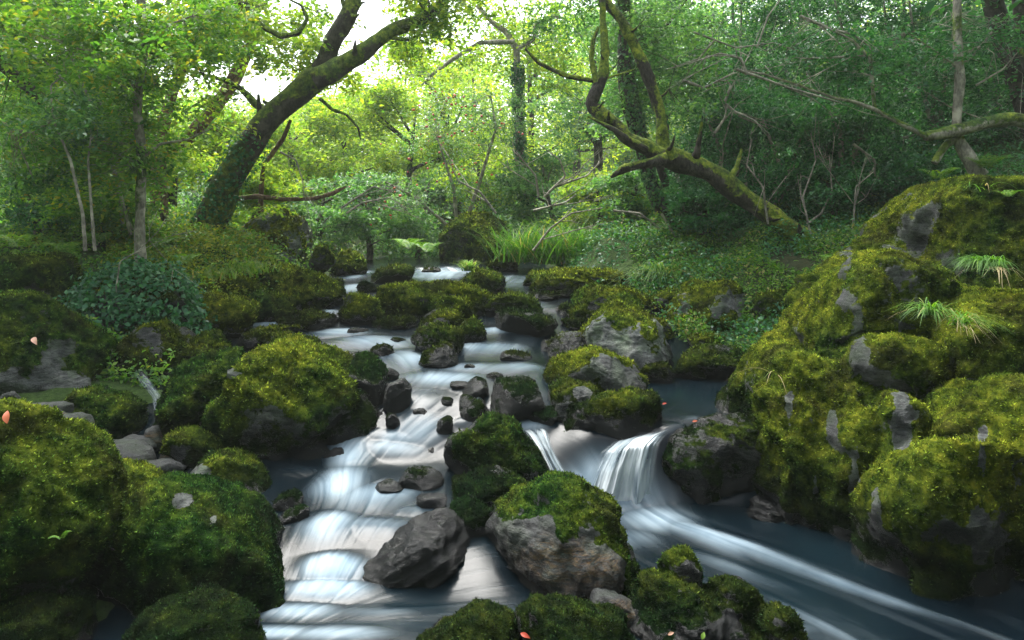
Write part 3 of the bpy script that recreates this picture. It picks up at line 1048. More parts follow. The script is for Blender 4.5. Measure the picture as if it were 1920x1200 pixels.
rock("long golden slab spanning the middle of the stream", [(706, 575), (708, 530), (725, 514), (790, 511), (860, 525), (925, 548), (930, 572), (880, 590), (800, 598), (730, 598)], Y=9.2, D=.5, sub=6, moss=.85, gold=.6, lay=.04, box=.6, amp=.8)
rock("stepped mossy ledge below the long slab", [(765, 595), (785, 560), (820, 547), (870, 552), (912, 572), (912, 595), (860, 605), (790, 606)], Y=8.4, D=.35, moss=.85, gold=.5, lay=.06, box=.6, amp=.8)
rock("mossy stone with a pale waterworn foot", [(778, 612), (792, 590), (825, 576), (862, 580), (882, 596), (876, 616), (830, 620), (788, 620)], moss=.75, gold=.45, D=.25, bare=[(825, 608, 28, .8)], box=.6, amp=.8)
rock("rounded dark mossy boulder right of the stepped ledge", [(908, 580), (922, 552), (960, 543), (1000, 555), (1018, 578), (1000, 595), (930, 596)], Y=8.9, D=.35, moss=.9, gold=.25, box=.6, amp=.8)
rock("flat black boulder with a few leaves on it", [(912, 612), (918, 590), (960, 585), (1020, 590), (1046, 606), (1046, 622), (1000, 628), (925, 626)], D=.3, moss=.35, gold=0, wet=.6, amp=.5, box=.6)
rock("blocky green stone beside the flat black boulder", [(850, 632), (862, 606), (888, 597), (908, 605), (915, 630), (893, 645), (862, 645)], moss=.75, gold=.3, D=.2)
rock("low dark slab behind the triangular stone", [(765, 645), (785, 622), (825, 610), (862, 622), (870, 650), (868, 668), (830, 662), (780, 655)], moss=.5, gold=.3, wet=.4, D=.22)
rock("triangular dark stone pointing out of the white water", [(785, 668), (810, 648), (832, 636), (852, 640), (856, 672), (850, 688), (815, 690), (792, 680)], moss=.45, gold=.5, wet=.4, D=.13)
rock("rusty mossy pebble left of the triangular stone", [(772, 648), (785, 632), (805, 628), (820, 642), (815, 652), (785, 654)], moss=.55, gold=.8, wet=.3, D=.1)
rock("little double dark stone in the white pool", [(692, 662), (700, 648), (718, 642), (736, 652), (738, 664), (715, 670), (698, 668)], moss=.3, gold=.2, wet=.5, D=.1, sub=4)
rock("low flat mossy rock with a dark right end", [(470, 655), (490, 632), (540, 628), (600, 640), (632, 656), (628, 672), (560, 672), (490, 668)], moss=.6, gold=.4, wet=.2, D=.25, box=.65)
rock("long brown-topped rock at the left of the rapids", [(430, 648), (460, 628), (520, 610), (560, 612), (575, 628), (540, 642), (480, 655)], moss=.5, gold=.8, wet=.3, D=.2)
rock("small mossy stones cluster below the left rapids", [(540, 608), (556, 585), (590, 576), (630, 590), (652, 604), (640, 616), (580, 618)], moss=.75, gold=.25, wet=.1, D=.25, lay=.08)
rock("low dark wedge beside the round fringed boulder", [(688, 614), (700, 598), (740, 592), (778, 592), (784, 606), (762, 618), (705, 618)], moss=.5, gold=.2, wet=.3, D=.18)
rock("large sloping boulder with a white cracked face", [(1050, 650), (1075, 612), (1110, 585), (1160, 562), (1200, 558), (1216, 590), (1240, 628), (1290, 668), (1310, 695), (1200, 705), (1110, 690)], Y=7.2, D=.6, sub=6, moss=.8, gold=.5, amp=.8, bare=[(1140, 655, 62, 1.4), (1215, 672, 60, 1.3), (1270, 685, 40, 1)], pale=1.0)
rock("wet striped ledge sloping into the white water", [(962, 696), (985, 672), (1030, 645), (1085, 620), (1118, 630), (1120, 670), (1060, 698), (990, 702)], Y=6.5, D=.3, fix=1, box=.6, sub=6, moss=.25, gold=.4, wet=.45, lay=.10, dir=(-.55, .1, .8))
rock("golden-capped boulder with bare grey flank", [(1028, 712), (1038, 672), (1075, 655), (1120, 660), (1180, 688), (1216, 722), (1214, 745), (1160, 752), (1085, 745), (1035, 735)], Y=5.9, D=.38, sub=6, moss=.75, gold=.65, amp=.7, bare=[(1150, 690, 32, 1.1), (1160, 728, 55, 1.2), (1090, 735, 30, .9)], pale=.5)
rock("small flat mossy boulder at the head of the dark pool", [(1195, 705), (1206, 685), (1245, 682), (1262, 698), (1258, 714), (1210, 716)], moss=.8, gold=.3, D=.15, z=.46)
rock("mossy boulder with a pale diagonal scratch", [(1022, 755), (1036, 725), (1062, 714), (1105, 728), (1134, 745), (1136, 762), (1090, 782), (1040, 775)], Y=5.35, D=.25, moss=.75, gold=.5, bare=[(1095, 735, 12, .8)], pale=.9)
rock("broad black boulder in midstream", [(903, 770), (908, 735), (935, 718), (990, 716), (1020, 730), (1028, 765), (1005, 785), (930, 785)], Y=5.2, D=.25, moss=.35, gold=0, wet=.75, amp=.5, box=.65)
rock("upper black round stone left of the broad black boulder", [(865, 742), (868, 718), (888, 708), (912, 716), (916, 738), (900, 748), (876, 748)], Y=5.35, D=.13, moss=.2, wet=.8, gold=0, amp=.5)
rock("lower black round stone under its neighbour", [(858, 765), (862, 745), (876, 737), (890, 745), (892, 765), (875, 772)], Y=5.15, D=.1, moss=.2, wet=.8, gold=0, amp=.5, sub=4)
rock("round dark stone with one bright green tuft", [(862, 780), (868, 760), (890, 753), (915, 758), (926, 775), (915, 788), (876, 788)], Y=4.95, D=.12, moss=.4, wet=.6, gold=0, amp=.4, mossy=[(888, 774, 10, .9)])
rock("dark egg-shaped stone before the mossy boulders", [(985, 788), (996, 766), (1020, 758), (1052, 764), (1062, 778), (1045, 792), (1005, 796)], Y=4.9, D=.13, moss=.45, wet=.5, gold=.1, amp=.4)
rock("long mossy boulder left of the fan waterfall", [(1030, 850), (1034, 802), (1075, 770), (1130, 750), (1200, 746), (1258, 742), (1292, 758), (1288, 772), (1235, 786), (1170, 808), (1118, 850), (1076, 905), (1046, 885)], Y=4.66, D=.24, sink=.12, sub=6, fix=1, moss=.7, gold=.3, wet=.15, bare=[(1100, 890, 60, .7)], mossy=[(1045, 820, 22, .6)])
rock("humped boulder with bright green patches in midstream", [(832, 872), (845, 835), (885, 803), (930, 788), (968, 798), (1000, 840), (1036, 885), (1048, 925), (960, 935), (880, 905)], Y=4.36, D=.26, sub=6, fix=1, moss=.42, gold=0, wet=.5, mossy=[(885, 845, 40, .55), (985, 820, 25, .5), (960, 870, 35, .4)])
rock("flat leaning mossy slab in midstream", [(828, 905), (835, 882), (870, 874), (930, 882), (990, 902), (1030, 925), (1035, 945), (990, 968), (920, 958), (855, 932)], Y=4.02, D=.18, sub=6, fix=1, moss=.6, gold=.1, wet=.35, mossy=[(915, 925, 40, .4)])
rock("black stone standing in the white pool", [(732, 905), (745, 880), (768, 870), (800, 876), (826, 896), (828, 912), (790, 918), (748, 915)], moss=.15, gold=0, wet=.8, D=.14, amp=.6)
rock("small black stone at the left of its larger twin", [(700, 922), (712, 904), (735, 900), (756, 910), (758, 924), (725, 932)], moss=.1, gold=0, wet=.8, D=.09, sub=4, amp=.6)
rock("little flat black slab in the pool", [(770, 955), (774, 932), (805, 930), (836, 930), (838, 948), (800, 956)], moss=-.2, gold=0, wet=.9, D=.06, sub=4, box=.5, amp=.5)
rock("dark fringed stone behind the pointed wet rock", [(838, 975), (852, 948), (880, 936), (912, 948), (930, 975), (918, 1005), (870, 1000)], Y=3.85, D=.14, moss=.4, gold=0, wet=.6)
rock("pointed black glistening rock leaning to the left", [(655, 1095), (675, 1062), (720, 1032), (770, 1002), (805, 978), (820, 965), (845, 982), (888, 998), (896, 1040), (862, 1075), (800, 1100), (730, 1122), (680, 1120)], Y=3.42, D=.2, sub=6, moss=-.15, gold=0, wet=.85, lay=.10, dir=(-.5, .2, .85), mossy=[(822, 975, 18, .4)], rough=1.6, amp=.6, box=.8, sink=.02, fix=1)
rock("large boulder with moss cap and rust-streaked grey face", [(888, 1040), (896, 1000), (930, 965), (985, 938), (1040, 922), (1080, 926), (1110, 945), (1140, 950), (1152, 990), (1165, 1030), (1192, 1085), (1185, 1112), (1110, 1122), (1020, 1122), (945, 1108), (905, 1080)], Y=3.55, D=.36, sub=6, moss=.75, gold=.25, wetline=-.02, bare=[(950, 1040, 75, 1.4), (1050, 1075, 100, 1.4), (1130, 1065, 55, 1.0)], rust=[(1050, 1095, 150), (950, 1080, 80)], basp=.62, rough=1.5, amp=.7, pale=.3, wet=.25)
rock("bare brown wet stone in front of the rusty boulder", [(1088, 1140), (1105, 1118), (1140, 1112), (1185, 1130), (1220, 1155), (1222, 1172), (1180, 1180), (1120, 1168)], Y=3.0, D=.12, moss=-.8, gold=0, wet=.35, rust=[(1150, 1150, 60)], water=False, lay=.06)
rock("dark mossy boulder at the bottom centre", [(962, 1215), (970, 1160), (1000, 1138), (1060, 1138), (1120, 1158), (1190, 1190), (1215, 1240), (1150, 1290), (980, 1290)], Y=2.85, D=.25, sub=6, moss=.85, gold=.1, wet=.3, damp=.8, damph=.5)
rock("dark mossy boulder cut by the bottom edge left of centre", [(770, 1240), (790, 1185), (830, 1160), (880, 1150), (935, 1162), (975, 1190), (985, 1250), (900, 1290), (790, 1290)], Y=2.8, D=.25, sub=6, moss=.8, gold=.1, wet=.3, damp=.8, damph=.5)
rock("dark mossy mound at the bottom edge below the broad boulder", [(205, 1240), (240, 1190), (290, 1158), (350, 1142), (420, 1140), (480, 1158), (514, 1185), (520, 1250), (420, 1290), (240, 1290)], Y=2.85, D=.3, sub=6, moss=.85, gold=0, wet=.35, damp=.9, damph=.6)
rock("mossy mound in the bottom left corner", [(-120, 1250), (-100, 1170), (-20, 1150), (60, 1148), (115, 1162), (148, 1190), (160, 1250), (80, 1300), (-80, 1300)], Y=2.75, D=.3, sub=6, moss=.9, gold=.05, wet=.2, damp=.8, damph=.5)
rock("small fringed stone beside the left pool", [(510, 945), (525, 928), (550, 920), (570, 928), (568, 948), (540, 955)], moss=.5, wet=.4, gold=.1, D=.08, sub=4)
rock("small wet stone below the fringed one", [(520, 975), (540, 955), (565, 948), (582, 958), (580, 972), (550, 982)], moss=.4, wet=.5, gold=0, D=.08, sub=4)
rock("half-sunk black stone at the left edge of the white pool", [(545, 865), (560, 842), (590, 832), (620, 838), (625, 858), (590, 868)], moss=.1, wet=.8, gold=0, D=.12, sub=4)
rock("half-drowned black stone in the foaming cascade", [(600, 868), (612, 848), (635, 842), (650, 852), (652, 870), (625, 876)], moss=0, wet=.9, gold=0, D=.1, sub=4)
rock("grassy-topped mossy rock between the upstream cascades", [(855, 535), (862, 505), (890, 495), (930, 500), (950, 520), (962, 545), (920, 552), (880, 548)], Y=10.6, D=.4, moss=.8, gold=.4)
rock("mossy ledge left of the upstream sheet of water", [(690, 525), (700, 505), (740, 495), (780, 498), (785, 515), (740, 530)], Y=11.2, D=.4, moss=.6, gold=.4, wet=.3)
rock("small golden boulder beneath the ivy-clad stump rock", [(915, 500), (922, 484), (945, 478), (968, 488), (974, 504), (945, 510)], Y=12.2, moss=.9, gold=.6, D=.3)
rock("great round boulder wrapped in ivy at the head of the stream", [(815, 500), (828, 445), (862, 408), (910, 398), (942, 420), (958, 470), (950, 500), (880, 510)], Y=13.0, D=.9, sub=6, moss=.85, gold=.45, water=False)
rock("low mossy shelf on the right bank upstream", [(990, 545), (1000, 515), (1060, 503), (1140, 503), (1195, 520), (1205, 550), (1110, 558), (1020, 556)], Y=10.2, D=.6, sub=6, moss=.75, gold=.45, lay=.07, box=.6, amp=.8)
rock("dark mossy block above the small cascade", [(972, 530), (985, 510), (1015, 502), (1045, 512), (1045, 535), (1005, 540)], Y=10.9, D=.4, moss=.8, gold=.3)
rock("layered mossy shelf behind the cracked boulder", [(1040, 590), (1060, 555), (1110, 535), (1180, 535), (1235, 555), (1250, 590), (1200, 610), (1090, 608)], Y=8.6, D=.6, sub=6, moss=.7, gold=.45, lay=.08, box=.6, amp=.8)
rock("mossy pillow stone right of the layered shelf", [(1210, 580), (1222, 545), (1250, 533), (1282, 545), (1298, 575), (1270, 592), (1225, 592)], Y=8.4, D=.35, moss=.85, gold=.35)
rock("small mossy stone under the layered shelf", [(1130, 600), (1145, 575), (1180, 568), (1215, 580), (1222, 600), (1180, 610)], Y=8.0, D=.25, moss=.75, gold=.3)
rock("tall yellow-green boulder with a grey right face", [(1232, 650), (1245, 595), (1285, 545), (1340, 515), (1385, 512), (1400, 545), (1392, 600), (1360, 650), (1290, 670)], Y=7.6, D=.5, sub=6, moss=.75, gold=.5, bare=[(1372, 575, 32, .7)], dir=(.9, .1, .3), water=False, pale=.5)
rock("mossy mound on the right bank above the pool", [(1380, 700), (1395, 640), (1440, 600), (1500, 590), (1530, 640), (1520, 700), (1450, 715)], Y=6.9, D=.5, sub=6, moss=.85, gold=.3, water=False)
rock("low mossy step at the back of the dark pool", [(1250, 700), (1265, 670), (1320, 655), (1390, 660), (1420, 690), (1410, 712), (1320, 712)], Y=6.7, D=.3, moss=.55, gold=.2, wet=.2, lay=.06)
rock("mossy bank stone with fallen leaves around it", [(1390, 600), (1410, 560), (1460, 540), (1520, 550), (1545, 590), (1500, 620), (1420, 620)], Y=8.0, D=.5, moss=.8, gold=.4, water=False)
rock("mossy boulder at the far left under the shrubs", [(-60, 560), (-40, 505), (30, 485), (110, 488), (150, 515), (155, 555), (80, 585), (-30, 585)], Y=6.4, D=.5, sub=5, moss=.9, gold=.15, water=False)
RK_IVY = rock("dark overhanging bank boulder buried in ivy", [(115, 640), (125, 570), (180, 530), (270, 520), (340, 550), (372, 600), (360, 650), (260, 670), (160, 665)], Y=6.3, D=.5, sub=6, moss=.4, gold=.1, wet=.2, water=False)
rock("mossy block behind the flat-topped wet boulder", [(355, 660), (362, 628), (390, 618), (425, 625), (432, 650), (400, 668)], Y=6.0, D=.25, moss=.7, gold=.3)
rock("golden mossy bank rock under the oak roots", [(395, 560), (405, 520), (440, 505), (475, 515), (480, 550), (440, 572)], Y=8.0, D=.4, moss=.95, gold=.7, water=False)
rock("narrow mossy stone right of the dark gap", [(318, 690), (330, 655), (365, 640), (420, 652), (430, 672), (380, 690)], Y=5.9, D=.25, moss=.7, gold=.35, bare=[(366, 672, 12, .7)])
rock("dark wet stone beside the fan waterfall", [(1236, 900), (1240, 850), (1270, 818), (1325, 792), (1385, 785), (1430, 830), (1440, 920), (1400, 985), (1330, 990), (1240, 968)], Y=4.45, D=.34, sub=6, fix=1, moss=.35, gold=.1, wet=.6, bare=[(1380, 920, 40, .8)])
rock("wedge-shaped wet rock at the foot of the outcrop", [(1385, 995), (1400, 950), (1425, 920), (1455, 940), (1490, 985), (1500, 1025), (1440, 1020)], Y=4.1, D=.12, sub=6, fix=1, moss=.25, gold=0, wet=.6, rough=1.6, lay=.09)

fused("craggy mossy rock with quartz knobs in the lower right water", [
    ([(1170, 1240), (1170, 1150), (1215, 1100), (1270, 1090), (1330, 1130), (1400, 1160), (1470, 1200), (1500, 1250), (1380, 1300), (1200, 1300)], 2.95, .22, .2),
    ([(1236, 1120), (1240, 1065), (1262, 1038), (1292, 1048), (1308, 1095), (1300, 1140), (1250, 1150)], 3.02, .09, .3),
    ([(1315, 1150), (1340, 1108), (1375, 1096), (1405, 1100), (1415, 1130), (1440, 1150), (1420, 1190), (1340, 1190)], 2.98, .1, .3),
    ([(1400, 1215), (1425, 1160), (1455, 1150), (1485, 1170), (1502, 1210), (1480, 1250), (1420, 1250)], 2.85, .1, .3)],
    .012, name="craggy_rock", cat="rock", Yd=2.8, size=.22, moss=.5, gold=.1, wet=.45, amp=1.6, rough=1.8, bare=[(1370, 1165, 18, 1), (1455, 1165, 20, 1), (1290, 1060, 10, .6)], smooth=2)

OUT = fused("towering mossy rock outcrop with vertical ribs on the right bank", [
    ([(1385, 820, 4.5), (1402, 735, 4.8), (1440, 685, 5.0), (1500, 610, 5.3), (1540, 530, 5.7), (1640, 450, 6.1), (1700, 385, 6.4), (1770, 355, 6.5), (1960, 362, 6.3), (2150, 400, 6.0), (2200, 800, 4.6),
      (2200, 1180, 3.6), (1900, 1178, 3.65), (1780, 1150, 3.7), (1650, 1100, 3.9), (1540, 1045, 4.1), (1390, 1005, 4.35)], 4.8, .42, .12),
    ([(1625, 470), (1660, 410), (1700, 375), (1770, 355), (1860, 358), (1960, 370), (2100, 380), (2150, 500), (1960, 640), (1760, 640), (1640, 560)], 5.6, .9, .3),
    ([(1520, 600), (1535, 540), (1560, 505), (1620, 480), (1690, 490), (1740, 560), (1750, 680), (1680, 740), (1560, 740), (1510, 680)], 5.0, .6, .4),
    ([(1385, 820), (1398, 735), (1430, 695), (1480, 650), (1530, 620), (1590, 640), (1620, 760), (1600, 930), (1520, 1000), (1420, 960), (1385, 900)], 4.45, .42, .2),
    ([(1690, 640), (1740, 590), (1830, 560), (1960, 560), (2150, 600), (2150, 900), (1960, 900), (1750, 860), (1690, 760)], 4.5, .6, .3),
    # ribs
    ([(1440, 1015), (1450, 820), (1462, 705), (1498, 668), (1532, 680), (1540, 850), (1535, 1035)], 4.12, .20, .1),
    ([(1536, 1050), (1540, 820), (1552, 722), (1598, 692), (1630, 700), (1636, 860), (1626, 1068)], 3.98, .24, .1),
    ([(1626, 1085), (1632, 860), (1645, 742), (1690, 716), (1735, 726), (1732, 860), (1712, 1100)], 3.84, .26, .1),
    ([(1650, 1110), (1652, 935), (1688, 862), (1742, 802), (1798, 780), (1848, 798), (1868, 900), (1852, 1040), (1818, 1160)], 3.48, .32, .1),
    ([(1822, 1175), (1842, 1000), (1852, 860), (1880, 765), (1940, 722), (2060, 720), (2140, 820), (2140, 1190), (1950, 1200)], 3.45, .36, .1),
    ([(1730, 870), (1742, 800), (1800, 762), (1880, 742), (1960, 738), (2050, 760), (2050, 900), (1850, 900)], 3.8, .3, .2),
    ([(1535, 730), (1545, 660), (1620, 636), (1700, 638), (1748, 672), (1735, 760), (1620, 790)], 4.45, .34, .2)],
    .021, name="rock_outcrop", cat="outcrop", Yd=3.4, size=.62, moss=.85, gold=.6, amp=.7, lay=.05, dir=(1, .35, .05), rough=1.6, dens=.8, droop=.15, flute=(3.3, .10), smooth=4, cbox=.5, pale=.35, damp=.7, damph=.9,
    bare=[(1480, 765, 12, 1.2), (1602, 880, 10, 1.0), (1690, 790, 14, 1.2), (1700, 450, 40, .4), (1612, 612, 14, .6), (1835, 1000, 12, 1.4), (1842, 850, 10, 1.0), (1645, 960, 9, 1.2), (1560, 790, 7, 1),
          (1530, 900, 8, 1), (1585, 500, 16, .5)], basp=4.0)

XR = [  # midstream and bank stones: label, centre, half width, half height, moss, gold, wet
    ("thin mossy sill across the top of the right rapids", 1010, 556, 40, 10, .7, .5, .2), ("dark lump under the dark mossy block", 1060, 548, 28, 12, .6, .3, .3),
    ("mossy hump left of the layered shelf", 1075, 580, 36, 14, .8, .5, .1), ("long low mossy ledge right of the flat black boulder", 1090, 606, 44, 12, .7, .4, .2),
    ("dark stone between the upstream cascade and long slab", 905, 542, 26, 12, .8, .5, .1), ("small mossy stone above the long slab's left end", 750, 505, 26, 9, .7, .6, .2),
    ("low mossy stone above the long slab's middle", 810, 506, 24, 7, .6, .5, .3), ("dark stone left of the long slab", 690, 535, 20, 12, .6, .3, .4),
    ("mossy stone beside the top left chute", 628, 530, 18, 14, .8, .5, .2), ("tiny drowned stone in the white pool above", 880, 688, 14, 5, .1, .2, .8),
    ("flat drowned stone left of the big cascade lip", 860, 722, 24, 6, 0, 0, .9), ("low black stone at the pool's outlet", 990, 716, 22, 5, .1, 0, .8),
    ("dark knob at the waterfall's upper lip", 1000, 742, 16, 9, .4, .1, .6), ("wet stone tucked under the golden-capped boulder", 1055, 752, 20, 10, .5, .2, .5),
    ("mossy slab behind the tall yellow-green boulder", 1310, 545, 50, 22, .85, .4, 0), ("rounded mossy stone left of the tall yellow-green boulder", 1240, 618, 26, 24, .85, .6, 0),
    ("mossy step below the tall yellow-green boulder", 1330, 640, 46, 16, .8, .4, .1), ("mossy stone on the slope left of the outcrop", 1455, 570, 40, 26, .85, .3, 0),
    ("low moss hummock on the slope above the pool", 1500, 640, 44, 30, .9, .5, 0), ("moss hummock touching the outcrop's left shoulder", 1540, 585, 34, 34, .9, .4, 0),
    ("dark mossy stone at the pool's right corner", 1405, 690, 28, 18, .7, .2, .2), ("mossy stone below the shrubs on the left bank", 60, 545, 50, 28, .9, .2, 0),
    ("golden moss hummock on the left bank crest", 85, 455, 34, 16, .95, .9, 0), ("golden hummock between ivy and rusty boulder", 385, 540, 26, 20, .9, .7, 0),
    ("mossy stone wedged left of the rapids boulder", 455, 580, 20, 22, .8, .4, .1), ("low mossy stone under the ridged boulder", 545, 600, 26, 10, .7, .3, .3),
    ("dark stone at the left foot of the golden humped boulder", 480, 812, 34, 18, .5, .1, .5), ("black wet stone under the cascade's left wall", 735, 790, 14, 18, 0, 0, .9),
    ("wet black hump splitting the main cascade", 742, 742, 22, 16, .1, 0, .9), ("dark stone right of the hump splitting the cascade", 790, 775, 18, 9, -.1, 0, .9),
    ("low black ledge under the cascade's foot", 800, 850, 34, 10, .1, 0, .9), ("mossy wet stone at the cascade's right edge", 835, 800, 18, 18, .5, .1, .6),
    ("black stone hugging the green-topped rock", 735, 700, 16, 14, .1, 0, .9), ("little dark stone alone in the upper white pool", 840, 668, 10, 5, .1, 0, .8),
    ("pair-like dark bump before the low flat mossy rock", 655, 668, 20, 7, .2, .2, .7), ("flat wet mossy stone at the right of the upper pool", 965, 668, 34, 8, .4, .4, .6),
    ("dark wet stone below the flat wet mossy one", 925, 705, 20, 6, .1, 0, .9), ("small mossy wet stone left of the black boulder trio", 838, 752, 14, 9, .4, .1, .7),
    ("black wet bump between the two lying slabs", 800, 968, 16, 6, 0, 0, .9), 
    
    ("flat dark stone sunk in the right channel", 1225, 1062, 26, 8, -.1, 0, .9), ("small black stone below the fan waterfall", 1248, 978, 18, 10, 0, 0, .9),
    ("wet stone at the rapids' left bend", 668, 622, 22, 7, .3, .2, .7), ("mossy wet stone between rapids and triangular stone", 745, 640, 18, 7, .4, .3, .6),
    ("submerged dark stone in the left pool", 700, 880, 18, 4, -.2, 0, .9), ("small wet ledge right of the little flat slab", 860, 955, 20, 8, .3, 0, .7)]
for lb, u, v, a, b, mo, go, we in XR:
    rr_ = random.Random(int(u * 3 + v))
    ol = [(u + a * math.cos(t) * rr_.uniform(.82, 1.15), v - b * math.sin(t) * rr_.uniform(.8, 1.15)) for t in np.linspace(0, 2 * math.pi, 11)[:-1]]
    onbank = (u > 1220) or (u < 470)
    if onbank:
        X1, Y1 = pix_to_water(u, v + b)
        lo_, hi_ = 3.0, 14.0
        for _ in range(40):
            m_ = .5 * (lo_ + hi_)
            if ZC - (v + b * .8 - HOR) / F * m_ > float(terrain((u - 960) / F * m_, m_)):
                lo_ = m_
            else:
                hi_ = m_
        rock(lb, ol, Y=lo_ + a / F * lo_ * .5, D=a / F * lo_ * .9, sub=5, moss=mo, gold=go, wet=we, water=False)
    else:
        rock(lb, ol, sub=5 if a > 18 else 4, moss=mo, gold=go, wet=we, lay=.07)

# --- cobbles and grey slabs on the left, pebbles in the corner
COB = [("flat grey-green slab beside the golden boulder", (228, 858, 78, 26)), ("small grey slab above the golden boulder", (170, 836, 30, 14)),
       ("grey pebble-ridge stone right of the flat slab", (260, 832, 42, 14)), ("rust-brown stone beside the steep golden rock", (290, 822, 26, 22)),
       ("tan cobble beneath the rust-brown stone", (315, 855, 20, 9)), ("pale striped slab under the mossy dome", (300, 878, 46, 12)),
       ("smooth grey stone at the foot of the green slab", (75, 770, 42, 12)), ("brown cobble by the low mossy boulder", (112, 782, 20, 13)),
       ("long grey-green slab on the left margin", (70, 798, 66, 18)), ("pale flat stone between the two mossy left boulders", (135, 795, 40, 16)), ("wide grey flagstone at the left edge", (15, 778, 60, 20)), ("mossy-edged grey stone under the green slab", (100, 772, 44, 16)), ("round dark pebble in the bottom left crevice", (168, 1172, 16, 14)),
       ("elongated wet dark pebble standing in the crevice", (196, 1178, 18, 26)), ("reddish pebble under the broad boulder", (268, 1162, 16, 9)),
       ("small brown pebble near the mossy mound", (235, 1180, 12, 10)), ("pale pebble on the mossy left boulder edge", (20, 745, 18, 12)),
       ("flat brown stone at the back of the dark pool", (1330, 690, 22, 8)), ("grey chip of stone beside the dark pool", (1375, 688, 16, 8))]
for lb, (u, v, a, b) in COB:
    ol = [(u + a * math.cos(t) * random.uniform(.85, 1.1), v + b * math.sin(t) * random.uniform(.85, 1.1)) for t in np.linspace(0, 2 * math.pi, 10)[:-1]]
    Yc = {1: 4.35}.get(0, None) or (3.05 if v > 1100 else (6.6 if u > 1200 else 4.6))
    if 800 < v < 900:
        Yc = 4.25 + (880 - v) * 0.006
    if u < 160 and 755 < v < 810:
        Yc = 4.35 + (800 - v) * .008
    rock(lb, ol, Y=Yc, D=a / F * Yc * .7, sub=4, name="cobble", cat="cobble", group="cobbles at the stream edge", moss=-.5, gold=.2, wet=.5 if v > 1100 else .1,
         rust=[(u, v, a)] if ("rust" in lb or "brown" in lb or "red" in lb or "tan" in lb) else [], water=False, amp=.7)


# ------------------------------------------------------------------ plants
def leaves(C, Nn, Dd, L, wr, tint, fold=0.15):
    """C centres, Nn leaf normals, Dd leaf directions, L lengths -> quads"""
    n = len(C)
    Dd = unit(Dd - (Dd * Nn).sum(1)[:, None] * Nn)
    S = np.cross(Dd, Nn)
    L = L[:, None]
    w = L * wr
    b = C - Dd * L * .5
    t = C + Dd * L * .5 - Nn * L * .12
    m = C - Dd * L * .05
    l = m + S * w * .5 + Nn * L * fold
    r = m - S * w * .5 + Nn * L * fold
    V = np.stack([b, r, t, l], 1).reshape(-1, 3)
    FA = np.arange(4 * n).reshape(n, 4)
    k = np.zeros((4 * n, 4))
    k[:, 0] = np.repeat(tint, 4)
    k[:, 3] = 1
    return V, FA, k


def in_gap(C, gaps, r):
    """leaves out most sprays where the canopy is open to the sky"""
    if gaps is None:
        return np.zeros(len(C), bool)
    U = 960 + C[:, 0] / np.maximum(C[:, 1], .5) * F
    V = HOR + (ZC - C[:, 2]) / np.maximum(C[:, 1], .5) * F
    out = np.zeros(len(C), bool)
    for (gu, gv, a, b, pr) in gaps:
        d = ((U - gu) / a) ** 2 + ((V - gv) / b) ** 2
        out |= (d < 0.5 + r.random(len(C))) & (r.random(len(C)) < pr)
    return out


SKYGAPS = [(650, 45, 105, 65, .95), (770, 50, 70, 40, .7), (560, 50, 60, 50, .93), (440, 160, 100, 55, .93), (350, 165, 45, 35, .9), (870, 60, 90, 50, .5),
           (90, 90, 50, 35, .7), (300, 120, 40, 25, .6), (230, 60, 30, 20, .5), (510, 110, 45, 25, .7)]


def crown_mesh(ells, n, per, R, L, wr, seed, flat=0.35, jit=0.5, gaps=SKYGAPS, tint=(0.5, 0.22), droop=0.15, thick=.12):
    """ells: (cx,cy,cz,rx,ry,rz) lobes filled with flattened leafy sprays; returns leaves and spray centres"""
    r = np.random.default_rng(seed)
    E = np.array(ells, dtype=float)
    w = (E[:, 3] * E[:, 4] * E[:, 5]) ** .67
    e = E[r.choice(len(E), n, p=w / w.sum())]
    d = unit(r.normal(size=(n, 3)))
    rad = r.random(n) ** 0.5
    C = e[:, :3] + d * rad[:, None] * e[:, 3:]
    # clumping
    cl = fbm(C * (1.3 / max(R * 2, .5)) + seed, 3, seed % 50)
    C = C[cl > -0.22 + 0.25 * r.random(n)]
    C = C[~in_gap(C, gaps, r)]
    n = len(C)
    nn = unit(np.stack([r.normal(0, flat, n), r.normal(0, flat, n) - .05, np.ones(n)], 1))
    e1 = unit(np.cross(nn, r.normal(size=(n, 3))))
    e2 = np.cross(nn, e1)
    Rr = R * (0.5 + r.random(n))
    idx = np.repeat(np.arange(n), per)
    m = len(idx)
    th = r.random(m) * 2 * math.pi
    # leaves sit along a few ribs of each spray
    nrib = 5
    th = np.round(th / (2 * math.pi) * nrib) / nrib * 2 * math.pi + r.normal(0, .22, m) + r.random(n)[idx] * 6
    q = np.sqrt(r.random(m)) * Rr[idx]
    asp = 0.55
    dirn = e1[idx] * np.cos(th)[:, None] + e2[idx] * (np.sin(th) * asp)[:, None]
    P = C[idx] + dirn * q[:, None] + nn[idx] * r.normal(0, thick * R, m)[:, None]
    P[:, 2] -= droop * (q ** 2) / max(R, .1)
    ln = unit(nn[idx] + r.normal(0, jit, (m, 3)))
    ld = dirn + r.normal(0, .5, (m, 3))
    LL = L * (0.55 + 0.75 * r.random(m))
    tn = np.clip(r.normal(tint[0], tint[1], m) + 0.15 * r.normal(size=n)[idx], 0, 0.97)
    au = r.random(m) < 0.004
    tn[au] = 1.0
    return leaves(P, ln, ld, LL, wr, tn), C


